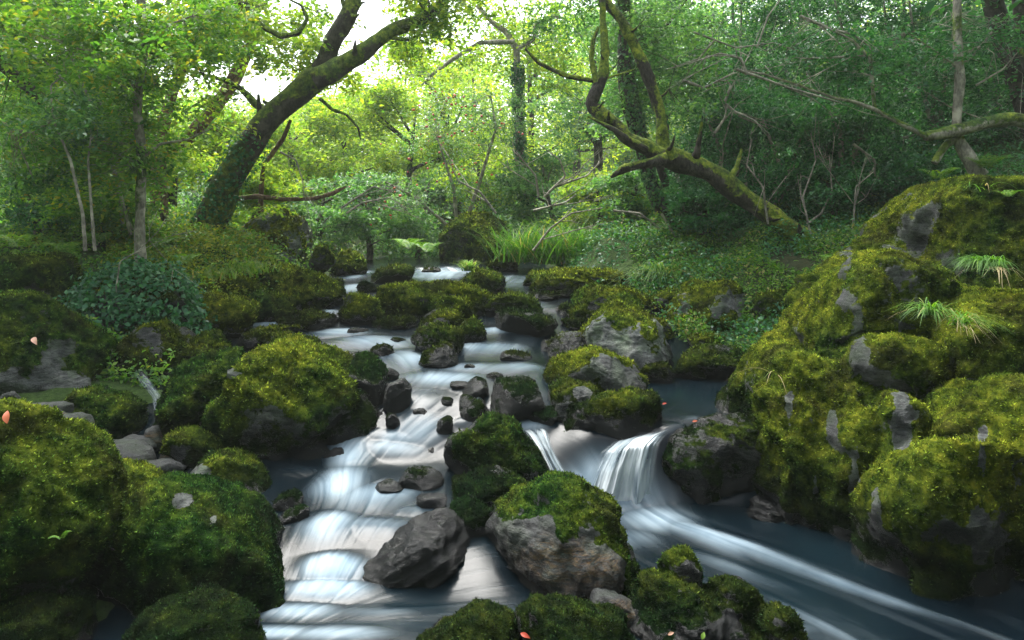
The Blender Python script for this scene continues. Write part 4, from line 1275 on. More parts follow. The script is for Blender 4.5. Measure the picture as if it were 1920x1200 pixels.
def tube_mesh(paths, seg=10, rough=0.08, mossf=None, gold=.3, seed=0, tip=True):
    """paths: list of (pts (n,3), radii (n,)) -> one mesh of smooth knobbly tubes"""
    VV, FF, KK, off = [], [], [], 0
    r = np.random.default_rng(seed + 1)
    for pts, rad in paths:
        pts = np.asarray(pts, float)
        rad = np.asarray(rad, float)
        # catmull resample
        n = len(pts)
        ls = np.r_[0, np.cumsum(np.linalg.norm(np.diff(pts, axis=0), axis=1))]
        m = max(6, int(ls[-1] / max(rad.mean() * .9, .02)))
        m = min(m, 160)
        t = np.linspace(0, ls[-1], m)
        Pp = np.stack([np.interp(t, ls, pts[:, i]) for i in range(3)], 1)
        rr = np.interp(t, ls, rad)
        for _ in range(1):
            Pp[1:-1] = .25 * Pp[:-2] + .5 * Pp[1:-1] + .25 * Pp[2:]
        T = unit(np.gradient(Pp, axis=0))
        ref = np.array([0.3, 1, 0.1])
        A = unit(np.cross(T, ref))
        B = np.cross(T, A)
        ang = np.linspace(0, 2 * math.pi, seg, endpoint=False)
        ring = A[:, None] * np.cos(ang)[None, :, None] + B[:, None] * np.sin(ang)[None, :, None]
        nz = fbm((Pp[:, None] + ring * rr[:, None, None]) * (1.0 / max(rr.mean() * 2.5, .02)) + seed, 3, 5)
        V = Pp[:, None] + ring * (rr[:, None] * (1 + rough * 3 * nz))[..., None]
        mo = np.zeros((m, seg)) if mossf is None else np.clip(mossf + 0.45 * ring[..., 2] + 0.8 * fbm(V * 3 + seed, 3, 8), 0, 1)
        V = V.reshape(-1, 3)
        i, j = np.meshgrid(np.arange(m - 1), np.arange(seg), indexing='ij')
        a = i * seg + j
        b = i * seg + (j + 1) % seg
        FA = np.stack([a, b, b + seg, a + seg], -1).reshape(-1, 4) + off
        k = np.zeros((len(V), 4))
        k[:, 0] = mo.ravel()
        k[:, 3] = gold
        VV.append(V)
        FF.append(FA)
        KK.append(k)
        off += len(V)
    return np.concatenate(VV), np.concatenate(FF), np.concatenate(KK)


def pxpath(pts, Y, widths=None):
    """pixel polyline (u,v[,Y]) with widths in pixels -> world path and radii"""
    P, R = [], []
    for i, p in enumerate(pts):
        y = p[2] if len(p) > 2 else Y
        P.append(px(p[0], p[1], y))
        w = widths[i] if isinstance(widths, (list, tuple)) else widths
        R.append(max(w * .5 / F * y, .002))
    return np.array(P), np.array(R)


def twigs_for(C, anchors, r, share=.5, rad=.007, sag=.1):
    """thin bent twigs from the limb points to a share of the sprays"""
    out_v, out_f = [], []
    sel = r.random(len(C)) < share
    C = C[sel]
    if len(C) == 0 or len(anchors) == 0:
        return None
    A = np.asarray(anchors)
    d = ((C[:, None, :] - A[None]) ** 2).sum(2)
    a = A[d.argmin(1)]
    dist = np.sqrt(d.min(1))
    n = len(C)
    ts = [0, .35, .7, 1.0]
    bend = r.normal(0, .13, (n, 3)) * dist[:, None]
    bend2 = r.normal(0, .07, (n, 3)) * dist[:, None]
    rings = []
    for t in ts:
        p = a * (1 - t) + C * t + bend * math.sin(t * math.pi) + bend2 * math.sin(t * 2 * math.pi)
        rd = rad * (1.25 - t) * (0.6 + 0.25 * dist)[:, None]
        ax = unit(C - a)
        s1 = unit(np.cross(ax, np.array([.2, .9, .3])))
        s2 = np.cross(ax, s1)
        rings.append(np.stack([p + s1 * rd, p + (-.5 * s1 + .87 * s2) * rd, p + (-.5 * s1 - .87 * s2) * rd], 1))
    V = np.stack(rings, 1).reshape(-1, 3)           # n,4,3
    base = np.arange(n)[:, None, None] * 12
    i, j = np.meshgrid(np.arange(3), np.arange(3), indexing='ij')
    q = np.stack([i * 3 + j, i * 3 + (j + 1) % 3, (i + 1) * 3 + (j + 1) % 3, (i + 1) * 3 + j], -1).reshape(1, 9, 4)
    FA = (base + q).reshape(-1, 4)
    k = np.zeros((len(V), 4))
    k[:, 3] = .3
    return V, FA, k


def tree(name, label, cat, base, limbs, bark, leafmat, ells=None, n=200, per=50, R=.4, L=.07, wr=.5, group=None, seed=1,
         trunk_n=1, mossf=.2, gold=.3, twig_share=.6, twig_r=.006, crown_name="crown", rough=.08, gaps=SKYGAPS, flat=.35, jit=.5, tint=(.5, .22), twig_bark=None, extra_anchor=None, seg=12):
    t = thing(name, label, cat, base, group)
    if name in ("leaning_oak", "twisted_oak"):
        kr = np.random.default_rng(seed)
        for lm in list(limbs[:3]):
            P, R_ = np.asarray(lm[0]), np.asarray(lm[1])
            for _ in range(5):
                q = kr.integers(1, len(P) - 1)
                a_ = P[q] * .5 + P[q - 1] * .5
                d_ = unit(kr.normal(size=3) + [0, -.3, .5])
                ln_ = R_[q] * kr.uniform(1.6, 3.6)
                limbs.append((np.array([a_, a_ + d_ * ln_ * .6, a_ + d_ * ln_ + [0, 0, ln_ * .25]]), np.array([R_[q] * .45, R_[q] * .28, R_[q] * .10])))
    for i, lm in enumerate(limbs):
        V, FA, k = tube_mesh([lm], seg if i < trunk_n else max(6, seg - 4), rough, mossf, gold, seed + i)
        link("trunk" if i < trunk_n else "limb", mesh_np("limb", V, FA, 4, k, True, [bark]), t)
    if ells is not None:
        (V, FA, k), C = crown_mesh(ells, n, per, R, L, wr, seed, flat=flat, jit=jit, gaps=gaps, tint=tint)
        link(crown_name, mesh_np("leaves", V, FA, 4, k, False, [leafmat]), t)
        anc = []
        for P, rr in limbs:
            P = np.asarray(P)
            for a, b in zip(P[:-1], P[1:]):
                for q in np.linspace(0, 1, 4):
                    anc.append(a * (1 - q) + b * q)
        if extra_anchor is not None:
            anc += list(extra_anchor)
        tw = twigs_for(C, np.array(anc), np.random.default_rng(seed + 3), twig_share, twig_r)
        if tw is not None:
            link("twigs", mesh_np("twigs", tw[0], tw[1], 4, tw[2], True, [twig_bark or bark]), t)
    return t


def E(u, v, Y, ru, rv, ry):
    """foliage lobe given by where it stands in the photo and its depth"""
    c = px(u, v, Y)
    return (c[0], c[1], c[2], ru / F * Y, ry, rv / F * Y)


# --- the leaning oak
oak_limbs = [
    pxpath([(350, 500), (385, 420), (430, 335), (478, 262), (505, 215), (555, 180), (600, 140)], 9.5, [76, 60, 52, 47, 44, 42, 42]),
    pxpath([(585, 150), (612, 110), (622, 75), (645, 45), (662, 5), (680, -60), (700, -130)], 9.5, [38, 34, 32, 30, 28, 24, 20]),
    pxpath([(590, 150), (640, 125), (690, 92), (735, 55), (790, 38), (825, 10), (850, -50)], 9.3, [42, 38, 31, 26, 22, 19, 12]),
    pxpath([(735, 70), (765, 75), (790, 62)], 9.3, [9, 6, 3]),
    pxpath([(510, 215), (480, 195), (450, 165), (420, 150), (380, 140)], 9.6, [18, 14, 10, 8, 5]),
    pxpath([(600, 185), (622, 205), (650, 215), (672, 240), (676, 262)], 9.2, [7, 6, 5, 4, 2]),
    pxpath([(460, 5), (470, 28), (500, 55), (530, 68), (560, 62), (576, 35), (565, 10), (545, 0)], 8.6, [10, 9, 10, 11, 9, 7, 5, 4]),
    pxpath([(450, 290), (420, 320), (390, 340)], 9.4, [12, 9, 5]),
]
tree("leaning_oak", "big mossy oak leaning right over the left bank with a forked top", "oak tree", px(350, 500, 9.5), oak_limbs, M_BARK, M_LEAF_YEL,
     [E(500, 20, 9.2, 160, 60, 1.3), E(600, 60, 9.8, 60, 60, 1.0), E(830, 40, 9.5, 70, 60, 1.0), E(380, 100, 9.3, 130, 90, 1.2), E(530, 110, 9.8, 90, 50, .8),
      E(820, -20, 9.5, 150, 40, 1.0), E(640, 150, 10.2, 60, 30, .6), E(450, 220, 9.2, 70, 50, .7), E(760, 100, 10.4, 80, 40, .8), E(560, 40, 10.2, 70, 50, .8)], n=560, per=46, R=.38, L=.085, wr=.55, seed=3,
     trunk_n=1, mossf=.6, gold=.5, twig_share=.5, seg=20, rough=.12, gaps=[(660, 45, 55, 50, .85), (440, 160, 50, 30, .7)])
# ivy on the oak
def ivy_on(paths, n, L, seed, mat, parent, spread=1.1):
    r = np.random.default_rng(seed)
    P, N = [], []
    for pts, rad in paths:
        pts = np.asarray(pts)
        s = r.random(n) * (len(pts) - 1.001)
        i = s.astype(int)
        f = (s - i)[:, None]
        c = pts[i] * (1 - f) + pts[i + 1] * f
        d = unit(np.stack([r.normal(size=n), r.normal(size=n) - .4, r.normal(size=n)], 1))
        rr = (np.asarray(rad)[i] * spread)[:, None] * (1 + .25 * r.random((n, 1)))
        P.append(c + d * rr)
        N.append(d)
    P, N = np.concatenate(P), np.concatenate(N)
    m = len(P)
    V, FA, k = leaves(P, unit(N + r.normal(0, .4, (m, 3)) + [0, 0, .3]), r.normal(size=(m, 3)) - [0, 0, .6], L * (.6 + .6 * r.random(m)), .75, np.clip(r.normal(.5, .25, m), 0, 1))
    link("ivy", mesh_np("ivy", V, FA, 4, k, False, [mat]), parent)


oak = [o for o in COL.objects if o.name.startswith("leaning_oak")][0]
ivy_on([pxpath([(350, 500), (385, 420), (430, 335), (478, 262)], 9.5, [76, 64, 56, 48])], 1500, .06, 4, M_LEAF_DARK, oak)

# --- left trees
tree("slender_trunk_tree", "slender straight grey trunk rising from the left bank through the leaves", "tree", px(262, 540, 6.6),
     [pxpath([(264, 540), (262, 430), (266, 300), (257, 200), (268, 100), (264, 0), (262, -90)], 6.6, [24, 19, 17, 16, 17, 16, 14]),
      pxpath([(263, 300), (300, 270), (350, 262), (400, 240)], 6.6, [6, 5, 4, 3]), pxpath([(262, 180), (230, 130), (190, 100), (140, 90)], 6.5, [6, 5, 4, 3]),
      pxpath([(266, 90), (310, 50), (360, 30)], 6.6, [7, 5, 3])],
     M_BARK_PALE, M_LEAF_MID, [E(250, 130, 6.4, 150, 110, .8), E(180, 270, 6.6, 130, 90, .9), E(120, 60, 6.4, 140, 90, .8), E(380, 60, 6.8, 110, 80, .7)],
     n=560, per=42, R=.26, L=.062, wr=.5, seed=21, mossf=.25, gold=.2, twig_share=.6, twig_r=.004)
tree("arching_sapling", "thin pale sapling arching up to the left of the slender trunk", "sapling", px(160, 470, 5.8),
     [pxpath([(160, 470), (155, 400), (132, 300), (100, 225), (95, 160), (115, 145)], 5.8, [7, 6, 5, 4, 3, 2]),
      pxpath([(178, 470), (172, 400), (165, 300), (170, 260)], 5.9, [6, 5, 4, 2]),
      pxpath([(100, 225), (60, 250), (20, 240)], 5.8, [4, 3, 2])],
     M_BARK_PALE, M_LEAF_COOL, [E(100, 220, 5.8, 110, 70, .6), E(60, 330, 6.2, 90, 60, .6)], n=150, per=30, R=.22, L=.05, wr=.45, seed=33, mossf=0, twig_share=.8, twig_r=.003)
tree("slender_tree", "clump of pale thin stems leaning left behind the slender trunk", "tree", px(245, 440, 7.4),
     [pxpath([(245, 440), (215, 320), (175, 205), (130, 95), (72, 0), (40, -60)], 7.4, [6, 6, 5, 5, 4, 4]),
      pxpath([(250, 430), (190, 250), (130, 160), (60, 90)], 7.6, [7, 6, 5, 4]),
      pxpath([(230, 420), (205, 250), (165, 110), (120, 0)], 7.8, [6, 5, 5, 4])],
     M_BARK_PALE, M_LEAF_MID, [E(120, 120, 7.8, 170, 120, .9), E(60, 20, 7.6, 150, 70, .9), E(200, 350, 7.6, 120, 60, .7)], n=520, per=40, R=.30, L=.065, wr=.5, seed=35, mossf=.1, trunk_n=3, twig_share=.5, twig_r=.004)
tree("dark_bough_tree", "dark crooked tree with one long bough reaching to the left edge", "tree", px(170, 520, 8.6),
     [pxpath([(172, 520), (166, 400), (150, 285), (112, 212), (60, 168), (0, 118), (-90, 60)], 8.6, [36, 32, 28, 27, 25, 24, 18]),
      pxpath([(150, 285), (185, 230), (200, 150), (230, 60), (240, -40)], 8.7, [22, 18, 14, 11, 8])],
     M_BARK, M_LEAF_MID, [E(60, 60, 8.8, 200, 110, 1.2), E(20, 230, 8.8, 120, 60, 1.0), E(180, 200, 9.2, 140, 120, 1.0), E(150, 380, 9.0, 120, 60, 1.0)], n=620, per=44, R=.36, L=.075, wr=.5, seed=41, mossf=.15, twig_share=.4)
tree("forked_tree", "reddish forked tree glimpsed behind the slender trunk", "tree", px(320, 440, 11.5),
     [pxpath([(300, 440), (296, 330), (300, 262), (318, 190), (340, 130), (372, 60), (400, -40)], 11.5, [34, 30, 28, 20, 18, 16, 12]),
      pxpath([(298, 290), (350, 262), (400, 205), (440, 150), (470, 80), (478, 0)], 11.7, [26, 24, 24, 24, 22, 20])],
     M_BARK_RED, M_LEAF_YEL, [E(350, 90, 11.8, 150, 90, 1.3), E(470, 60, 12.2, 90, 60, 1.3), E(400, 300, 12.0, 110, 60, 1.2), E(250, 250, 12.0, 130, 90, 1.2)], n=420, per=42, R=.45, L=.10, wr=.5, seed=47, mossf=.1, twig_share=.4, trunk_n=2)
tree("fallen_branch_tree", "reddish broken branch lying level in front of the background shrubs", "branch", px(455, 420, 9.8),
     [pxpath([(445, 372), (480, 368), (530, 374), (590, 372), (625, 362), (648, 350)], 9.8, [9, 10, 8, 8, 9, 5]),
      pxpath([(488, 400), (490, 350), (494, 310), (530, 262), (545, 225)], 9.9, [10, 9, 8, 9, 6])],
     M_BARK_RED, M_LEAF_YEL, [E(545, 330, 9.9, 60, 40, .5), E(500, 400, 9.8, 60, 30, .5)], n=50, per=28, R=.28, L=.07, seed=51, mossf=.1, twig_share=.9, twig_r=.004, trunk_n=2)

# --- right-hand trees
tree("twisted_oak", "mossy tree leaning left from the right bank with golden twisted limb", "oak tree", px(1545, 485, 8.6),
     [pxpath([(1560, 495), (1535, 470), (1470, 425), (1400, 372), (1330, 322), (1270, 298), (1235, 290)], 8.5, [56, 46, 40, 36, 38, 42, 40]),
      pxpath([(1260, 300), (1242, 270), (1240, 215), (1220, 155), (1190, 85), (1165, 35), (1130, 0), (1100, -60)], 8.4, [34, 26, 21, 20, 20, 19, 18, 16]),
      pxpath([(1240, 292), (1205, 272), (1175, 262), (1155, 235), (1125, 212), (1105, 198), (1118, 172), (1132, 140), (1135, 90), (1130, 40), (1130, -40)], 8.3, [30, 26, 24, 24, 26, 19, 22, 22, 16, 14, 12]),
      pxpath([(1250, 298), (1215, 305), (1185, 312), (1165, 318), (1145, 332)], 8.2, [24, 18, 16, 18, 6]),
      pxpath([(1215, 280), (1180, 262), (1145, 240), (1102, 218)], 8.1, [12, 12, 9, 4]),
      pxpath([(1118, 155), (1108, 110), (1112, 75), (1122, 50)], 8.3, [10, 10, 8, 4]),
      pxpath([(1115, 152), (1060, 142), (1010, 118), (985, 92)], 8.4, [9, 9, 7, 4]), pxpath([(1130, 148), (1160, 140), (1190, 130)], 8.3, [6, 4, 3])],
     M_BARK, M_LEAF_COOL, [E(1250, 60, 8.8, 90, 60, .9), E(1060, 30, 8.8, 80, 40, .8), E(1300, 210, 8.9, 60, 60, .7)], n=150, per=36, R=.3, L=.06, seed=61, mossf=.55, gold=.8, twig_share=.7, twig_r=.005, seg=18, rough=.15)
tree("ivy_trunk_pair", "ivy-hung dark trunk standing behind the twisted mossy tree", "tree", px(1230, 440, 10.2),
     [pxpath([(1300, 470), (1280, 430), (1235, 380), (1215, 330), (1200, 260), (1188, 200), (1172, 120), (1168, 0), (1165, -60)], 10.2, [36, 30, 27, 25, 25, 26, 26, 28, 24]),
      pxpath([(1250, 350), (1232, 300), (1190, 250), (1168, 190), (1160, 120)], 10.4, [16, 16, 15, 12, 8])],
     M_BARK, M_LEAF_COOL, [E(1180, 60, 10.6, 120, 70, 1.0), E(1280, 120, 10.6, 110, 90, 1.0), E(1200, 200, 10.9, 100, 60, .9)], n=300, per=40, R=.38, L=.075, seed=67, mossf=.3, gold=.1, twig_share=.4)
ivy_on([pxpath([(1235, 380), (1215, 330), (1200, 260), (1188, 200), (1172, 120), (1168, 0)], 10.2, [27, 26, 26, 26, 26, 28])], 2200, .06, 5, M_LEAF_COOL, COL.objects["ivy_trunk_pair"])
tree("upright_ivy_tree", "thin upright ivy-covered tree in the bright middle of the wood", "tree", px(985, 420, 15),
     [pxpath([(990, 440), (985, 380), (975, 300), (972, 200), (970, 120), (968, 90)], 15, [22, 18, 17, 16, 14, 12]),
      pxpath([(970, 95), (950, 60), (920, 40), (895, 10)], 15, [12, 11, 9, 8]), pxpath([(965, 78), (900, 80), (850, 110), (810, 140), (790, 160)], 14.6, [9, 9, 8, 6, 3]),
      pxpath([(972, 90), (1000, 75), (1005, 45), (1040, 30), (1060, 35)], 15, [8, 7, 7, 9, 4])],
     M_BARK_PALE, M_LEAF_YEL, [E(960, 40, 15.5, 150, 60, 1.6), E(860, 110, 16, 110, 50, 1.4), E(1030, 110, 15.8, 90, 70, 1.4)], n=260, per=44, R=.55, L=.11, seed=71, mossf=.25, gold=.2, twig_share=.5)
ivy_on([pxpath([(990, 440), (985, 380), (975, 300), (972, 200), (970, 120)], 15, [24, 22, 20, 20, 16])], 2000, .09, 6, M_LEAF_DARK, COL.objects["upright_ivy_tree"])
tree("pale_stem_tree", "pale straight stem standing on a mossy bough at the upper right", "tree", px(1795, 330, 7.8),
     [pxpath([(1835, 330), (1812, 290), (1795, 258), (1793, 232), (1800, 150), (1795, 80), (1795, 0), (1790, -70)], 7.8, [30, 26, 22, 17, 17, 15, 14, 12]),
      pxpath([(1752, 306), (1770, 275), (1795, 255)], 7.8, [14, 14, 16]),
      pxpath([(1735, 256), (1790, 246), (1850, 228), (1900, 222), (1960, 240)], 7.7, [18, 24, 24, 26, 30]),
      pxpath([(1738, 256), (1690, 232), (1640, 205), (1600, 190), (1560, 182), (1500, 160), (1430, 138), (1375, 130)], 7.7, [11, 9, 8, 7, 6, 5, 4, 2]),
      pxpath([(1640, 205), (1632, 110), (1600, 75), (1520, 38)], 7.8, [7, 7, 5, 3]),
      pxpath([(1800, 130), (1760, 100), (1700, 60)], 7.8, [5, 4, 2])],
     M_BARK_PALE, M_LEAF_DARK, [E(1640, 130, 8.2, 130, 90, .8), E(1840, 80, 8.4, 110, 70, .8), E(1500, 130, 8.4, 110, 80, .7)], n=420, per=36, R=.27, L=.055, wr=.5, seed=77, mossf=.38, gold=.4, twig_share=.7, twig_r=.004)
tree("corner_tree", "thick dark trunk slanting down in the top right corner", "tree", px(1990, 400, 9),
     [pxpath([(2010, 420), (1950, 260), (1905, 130), (1865, 20), (1840, -60)], 9, [60, 50, 44, 36, 30]), pxpath([(1960, 280), (1925, 120), (1915, 0), (1910, -60)], 9.3, [36, 32, 34, 30])],
     M_BARK, M_LEAF_DARK, [E(1880, 180, 9.6, 130, 110, 1.0), E(1950, 60, 9.6, 100, 90, 1.0)], n=220, per=36, R=.32, L=.065, seed=81, mossf=.1, twig_share=.5, trunk_n=2)

# --- glossy evergreens filling the right slope: each with several stems and its own crown
HOLLY = [(1330, 430, 10.5, "glossy evergreen bush behind the leaning mossy trunk", [(1330, 330, 90, 80), (1360, 220, 90, 70)]),
         (1450, 430, 9.8, "wide glossy evergreen above the leaning trunk's foot", [(1450, 330, 100, 80), (1480, 230, 110, 60)]),
         (1580, 420, 9.4, "dark glossy evergreen left of the outcrop's summit", [(1580, 320, 100, 90), (1600, 230, 90, 60)]),
         (1420, 380, 11.8, "tall glossy evergreen reaching the top edge right of the twisted tree", [(1400, 120, 120, 110), (1450, 20, 120, 60), (1380, 230, 90, 70)]),
         (1600, 350, 11.2, "tall dark evergreen in the middle of the right slope", [(1580, 110, 130, 110), (1620, 0, 120, 60), (1560, 220, 110, 70)]),
         (1760, 350, 10.6, "shaded evergreen behind the pale straight stem", [(1740, 130, 120, 110), (1760, 20, 110, 60), (1720, 280, 90, 60)]),
         (1880, 340, 11.0, "shaded evergreen behind the corner trunk", [(1890, 250, 110, 80), (1900, 100, 110, 100), (1880, 340, 110, 50)]),
         (1680, 400, 9.0, "low glossy shrub in the shade over the outcrop", [(1680, 340, 90, 50), (1740, 330, 70, 50)])]
for i, (u, v, Y, lb, lobes) in enumerate(HOLLY):
    b = px(u, v, Y)
    b[2] = float(terrain(b[0], b[1]))
    limbs = []
    for (lu, lv, a, bb) in lobes:
        for s in (-.5, .3):
            top = px(lu + s * a, lv - .3 * bb, Y + s * .4)
            mid = (b + top) / 2 + np.array([random.uniform(-.3, .3), random.uniform(-.3, .3), random.uniform(-.1, .3)])
            limbs.append((np.array([b, mid, top]), np.array([.05, .03, .012])))
    tree("evergreen_shrub", lb, "evergreen", b, limbs, M_BARK_PALE, M_LEAF_DARK, [E(lu, lv, Y, a, bb, .9) for lu, lv, a, bb in lobes], n=270 * len(lobes), per=40, R=.30, L=.062, wr=.45,
         group="evergreens on the right slope", seed=90 + i, mossf=.1, gold=.1, twig_share=.35, twig_r=.004, flat=.7, jit=.8, tint=(.5, .25), trunk_n=1, seg=7)

# --- woodland behind
def bgtree(u, Y, top_v, spread, mat, bark, label, seed, n=260, cat="tree", name="woodland_tree", L=.13, R=.6, low=None, per=44):
    r = random.Random(seed)
    X = (u - 960) / F * Y
    z0 = float(terrain(X, Y)) - .1
    ztop = ZC - (top_v - HOR) / F * Y
    H = max(ztop - z0, .09 * Y)
    lean = r.uniform(-.12, .12) * H
    b = np.array([X, Y, z0])
    t1 = b + [lean * .4, 0, H * .45]
    t2 = b + [lean, .3, H * .9]
    r0 = .03 * H ** .8 + .03
    limbs = [(np.array([b, (b + t1) / 2 + [r.uniform(-.1, .1), 0, 0], t1, t2]), np.array([r0, r0 * .8, r0 * .65, r0 * .2]))]
    S = spread / F * Y
    ells = []
    nl = 7
    for q in range(nl):
        a = r.uniform(0, 6.28)
        f = r.uniform(low if low is not None else .25, .95)
        c = b + [lean * f, 0, H * f] + np.array([math.cos(a) * S * .6, math.sin(a) * S * .5, 0])
        ells.append((c[0], c[1], c[2], S * .6, S * .55, H * .17))
        limbs.append((np.array([b + [lean * f * .8, 0, H * f * .75], c - [0, 0, H * .03]]), np.array([r0 * .4, r0 * .12])))
    return tree(name, label, cat, b, limbs, bark, mat, ells, n=n, per=per, R=R, L=L, wr=.5, group="woodland trees behind the stream", seed=seed, mossf=.2, gold=.3,
                twig_share=.3, twig_r=.008, tint=(.5, .2), seg=8)


BG = [  # u, Y, top v, spread px, material, label
    (560, 17, 180, 120, M_LEAF_YEL, "yellow-green tree seen through the oak's fork"),
    (660, 19, 150, 120, M_LEAF_YEL, "bright tree under the right arm of the oak"),
    (760, 18, 170, 130, M_LEAF_YEL, "sunlit yellow tree left of the berry bush"),
    (860, 20, 60, 150, M_LEAF_YEL, "tall glowing tree left of the ivy-covered stem"),
    (1000, 21, 0, 170, M_LEAF_YEL, "tall bright tree above the head of the stream"),
    (1120, 19, -20, 150, M_LEAF_COOL, "tall green tree left of the twisted limb"),
    (1260, 16, -40, 150, M_LEAF_COOL, "tall green tree behind the ivy-hung trunk"),
    (1380, 17, -40, 150, M_LEAF_COOL, "tall tree rising behind the right slope evergreens"),
    (1520, 18, -60, 170, M_LEAF_COOL, "shaded tree behind the middle of the right slope"),
    (1700, 18, -60, 180, M_LEAF_DARK, "dark tree behind the pale straight stem"),
    (1880, 17, -60, 180, M_LEAF_DARK, "dark tree closing the top right corner"),
    (430, 16, 200, 110, M_LEAF_YEL, "yellow tree showing beneath the oak trunk's left side"),
    (320, 15, 120, 120, M_LEAF_MID, "green tree behind the reddish forked one"),
    (200, 14, 60, 140, M_LEAF_MID, "green tree behind the leaning stems"),
    (60, 13, 0, 160, M_LEAF_MID, "tall tree at the far left behind the dark bough"),
    (-60, 15, -60, 160, M_LEAF_MID, "tree cut by the left edge"),
    (700, 27, 200, 150, M_LEAF_YEL, "distant pale tree in the left middle"),
    (540, 28, 180, 170, M_LEAF_YEL, "distant pale tree behind the oak fork"),
    (900, 28, 90, 180, M_LEAF_YEL, "distant pale tree in the middle gap"),
    (1080, 28, 20, 200, M_LEAF_YEL, "distant tree high above the stream head"),
    (1300, 28, -60, 220, M_LEAF_COOL, "distant tree over the right slope"),
    (380, 26, 230, 150, M_LEAF_YEL, "distant pale tree left of the oak"),
]
for i, (u, Y, tv, sp, m, lb) in enumerate(BG):
    bgtree(u, Y, tv, sp, m, M_BARK, lb, 200 + i, n=330 if Y < 22 else 380, L=.105 if Y < 22 else .16, R=.5 if Y < 22 else .8)

SH = [  # lower shrubs: u, Y, top v, spread, mat, label
    (600, 12.5, 330, 90, M_LEAF_COOL, "pale green shrub right of the standing boulder"),
    (690, 13.5, 330, 90, M_LEAF_COOL, "loose green shrub under the oak's long arm"),
    (780, 14.5, 320, 90, M_LEAF_COOL, "shrub with dark base left of the ivy-wrapped boulder"),
    (1040, 14, 290, 90, M_LEAF_COOL, "shrub right of the upright ivy-covered tree"),
    (1130, 12.5, 300, 90, M_LEAF_YEL, "light green shrub above the tall grass"),
    (1200, 12, 330, 80, M_LEAF_COOL, "shrub at the foot of the ivy-hung trunk"),
    (900, 15, 260, 90, M_LEAF_YEL, "yellowish shrub behind the ivy-wrapped boulder"),
    (480, 12, 350, 80, M_LEAF_YEL, "yellow-green shrub beside the oak's foot"),
    (60, 8.2, 330, 120, M_LEAF_DARK, "dark bushy shrub on the left bank"),
    (200, 8.0, 400, 90, M_LEAF_MID, "leafy shrub at the base of the slender trunk"),
    (-40, 7.5, 380, 90, M_LEAF_MID, "shrub cut by the left edge above the bank"),
    (1320, 9.5, 400, 80, M_LEAF_DARK, "low dark shrub below the leaning mossy trunk"),
    (1560, 8.8, 400, 70, M_LEAF_DARK, "low shrub at the leaning trunk's roots"),
    (860, 17, 330, 100, M_LEAF_COOL, "shrub deep in the wood above the stream head"),
    (1420, 13, 330, 110, M_LEAF_DARK, "dark shrub high on the right slope"),
]
for i, (u, Y, tv, sp, m, lb) in enumerate(SH):
    o = bgtree(u, Y, tv, sp, m, M_BARK, lb, 300 + i, n=260, cat="shrub", name="shrub", L=.0062 * Y, R=.024 * Y, low=.1, per=40)
    o["group"] = "shrubs along the banks"

# berry bush
bb = tree("rowan_bush", "pale twiggy bush dotted with red berries in the bright middle", "bush", px(860, 440, 14),
          [pxpath([(860, 440), (850, 350), (820, 260)], 14, [8, 6, 3]), pxpath([(865, 440), (900, 340), (930, 240), (920, 180)], 14, [8, 7, 5, 3]), pxpath([(858, 440), (780, 370), (720, 340)], 13.6, [7, 5, 3])],
          M_BARK_PALE, M_LEAF_COOL, [E(850, 250, 14, 110, 90, .9), E(930, 220, 14.3, 70, 70, .8), E(760, 370, 13.5, 100, 50, .8), E(900, 340, 13.8, 90, 50, .7)], n=420, per=36, R=.33, L=.075, wr=.35, seed=401, mossf=0, twig_share=.8, twig_r=.005, tint=(.65, .2))
r_ = np.random.default_rng(5)
BC = []
for (u, v, a, b_, n_) in [(865, 200, 75, 35, 26), (900, 240, 70, 40, 14), (800, 290, 60, 60, 22), (720, 370, 80, 30, 22), (860, 310, 60, 40, 12), (690, 410, 60, 25, 10)]:
    for _ in range(n_):
        BC.append(px(r_.normal(u, a * .6), r_.normal(v, b_ * .6), 13.2 + r_.random() * .5))
S4, F4 = ico(1)
Vb = np.concatenate([c + S4 * r_.uniform(.018, .034) * np.array([1, 1, .8]) + r_.normal(0, .004, S4.shape) for c in BC])
Fb = np.concatenate([F4 + i * len(S4) for i in range(len(BC))])
kb = np.zeros((len(Vb), 4))
kb[:, 0] = np.repeat(r_.random(len(BC)), len(S4))
link("berries", mesh_np("berries", Vb, Fb, 3, kb, True, [M_BERRY]), bb)


def high_crown(parent, lobes, n, mat, seed):
    """the part of a tree's crown above the picture: it shades the banks and shows in the water"""
    (V, FA, k), C = crown_mesh([E(*q) for q in lobes], n, 26, .9, .24, .5, seed, gaps=None)
    link("upper_crown", mesh_np("upper_crown", V, FA, 4, k, False, [mat]), COL.objects[parent])


high_crown("twisted_oak", [(1200, -220, 9, 260, 140, 2.0), (1420, -330, 10, 260, 170, 2.5)], 120, M_LEAF_COOL, 901)
high_crown("ivy_trunk_pair", [(1250, -420, 11.5, 240, 200, 2.5), (1130, -620, 12, 220, 160, 2.5)], 140, M_LEAF_COOL, 902)
high_crown("pale_stem_tree", [(1750, -260, 9, 320, 200, 2.5), (1600, -560, 10, 280, 200, 3)], 90, M_LEAF_DARK, 903)
high_crown("corner_tree", [(2050, -200, 8.5, 300, 260, 2.5), (1950, -650, 9, 320, 240, 3)], 150, M_LEAF_DARK, 904)
high_crown("slender_trunk_tree", [(250, -230, 8, 280, 140, 2), (80, -420, 9, 280, 180, 2.5)], 70, M_LEAF_MID, 905)
high_crown("dark_bough_tree", [(-120, -180, 9, 280, 220, 2.5), (-50, -620, 10, 300, 220, 3)], 70, M_LEAF_MID, 906)
high_crown("leaning_oak", [(420, -330, 10, 260, 160, 2.5), (880, -420, 11, 170, 110, 2)], 90, M_LEAF_YEL, 907)


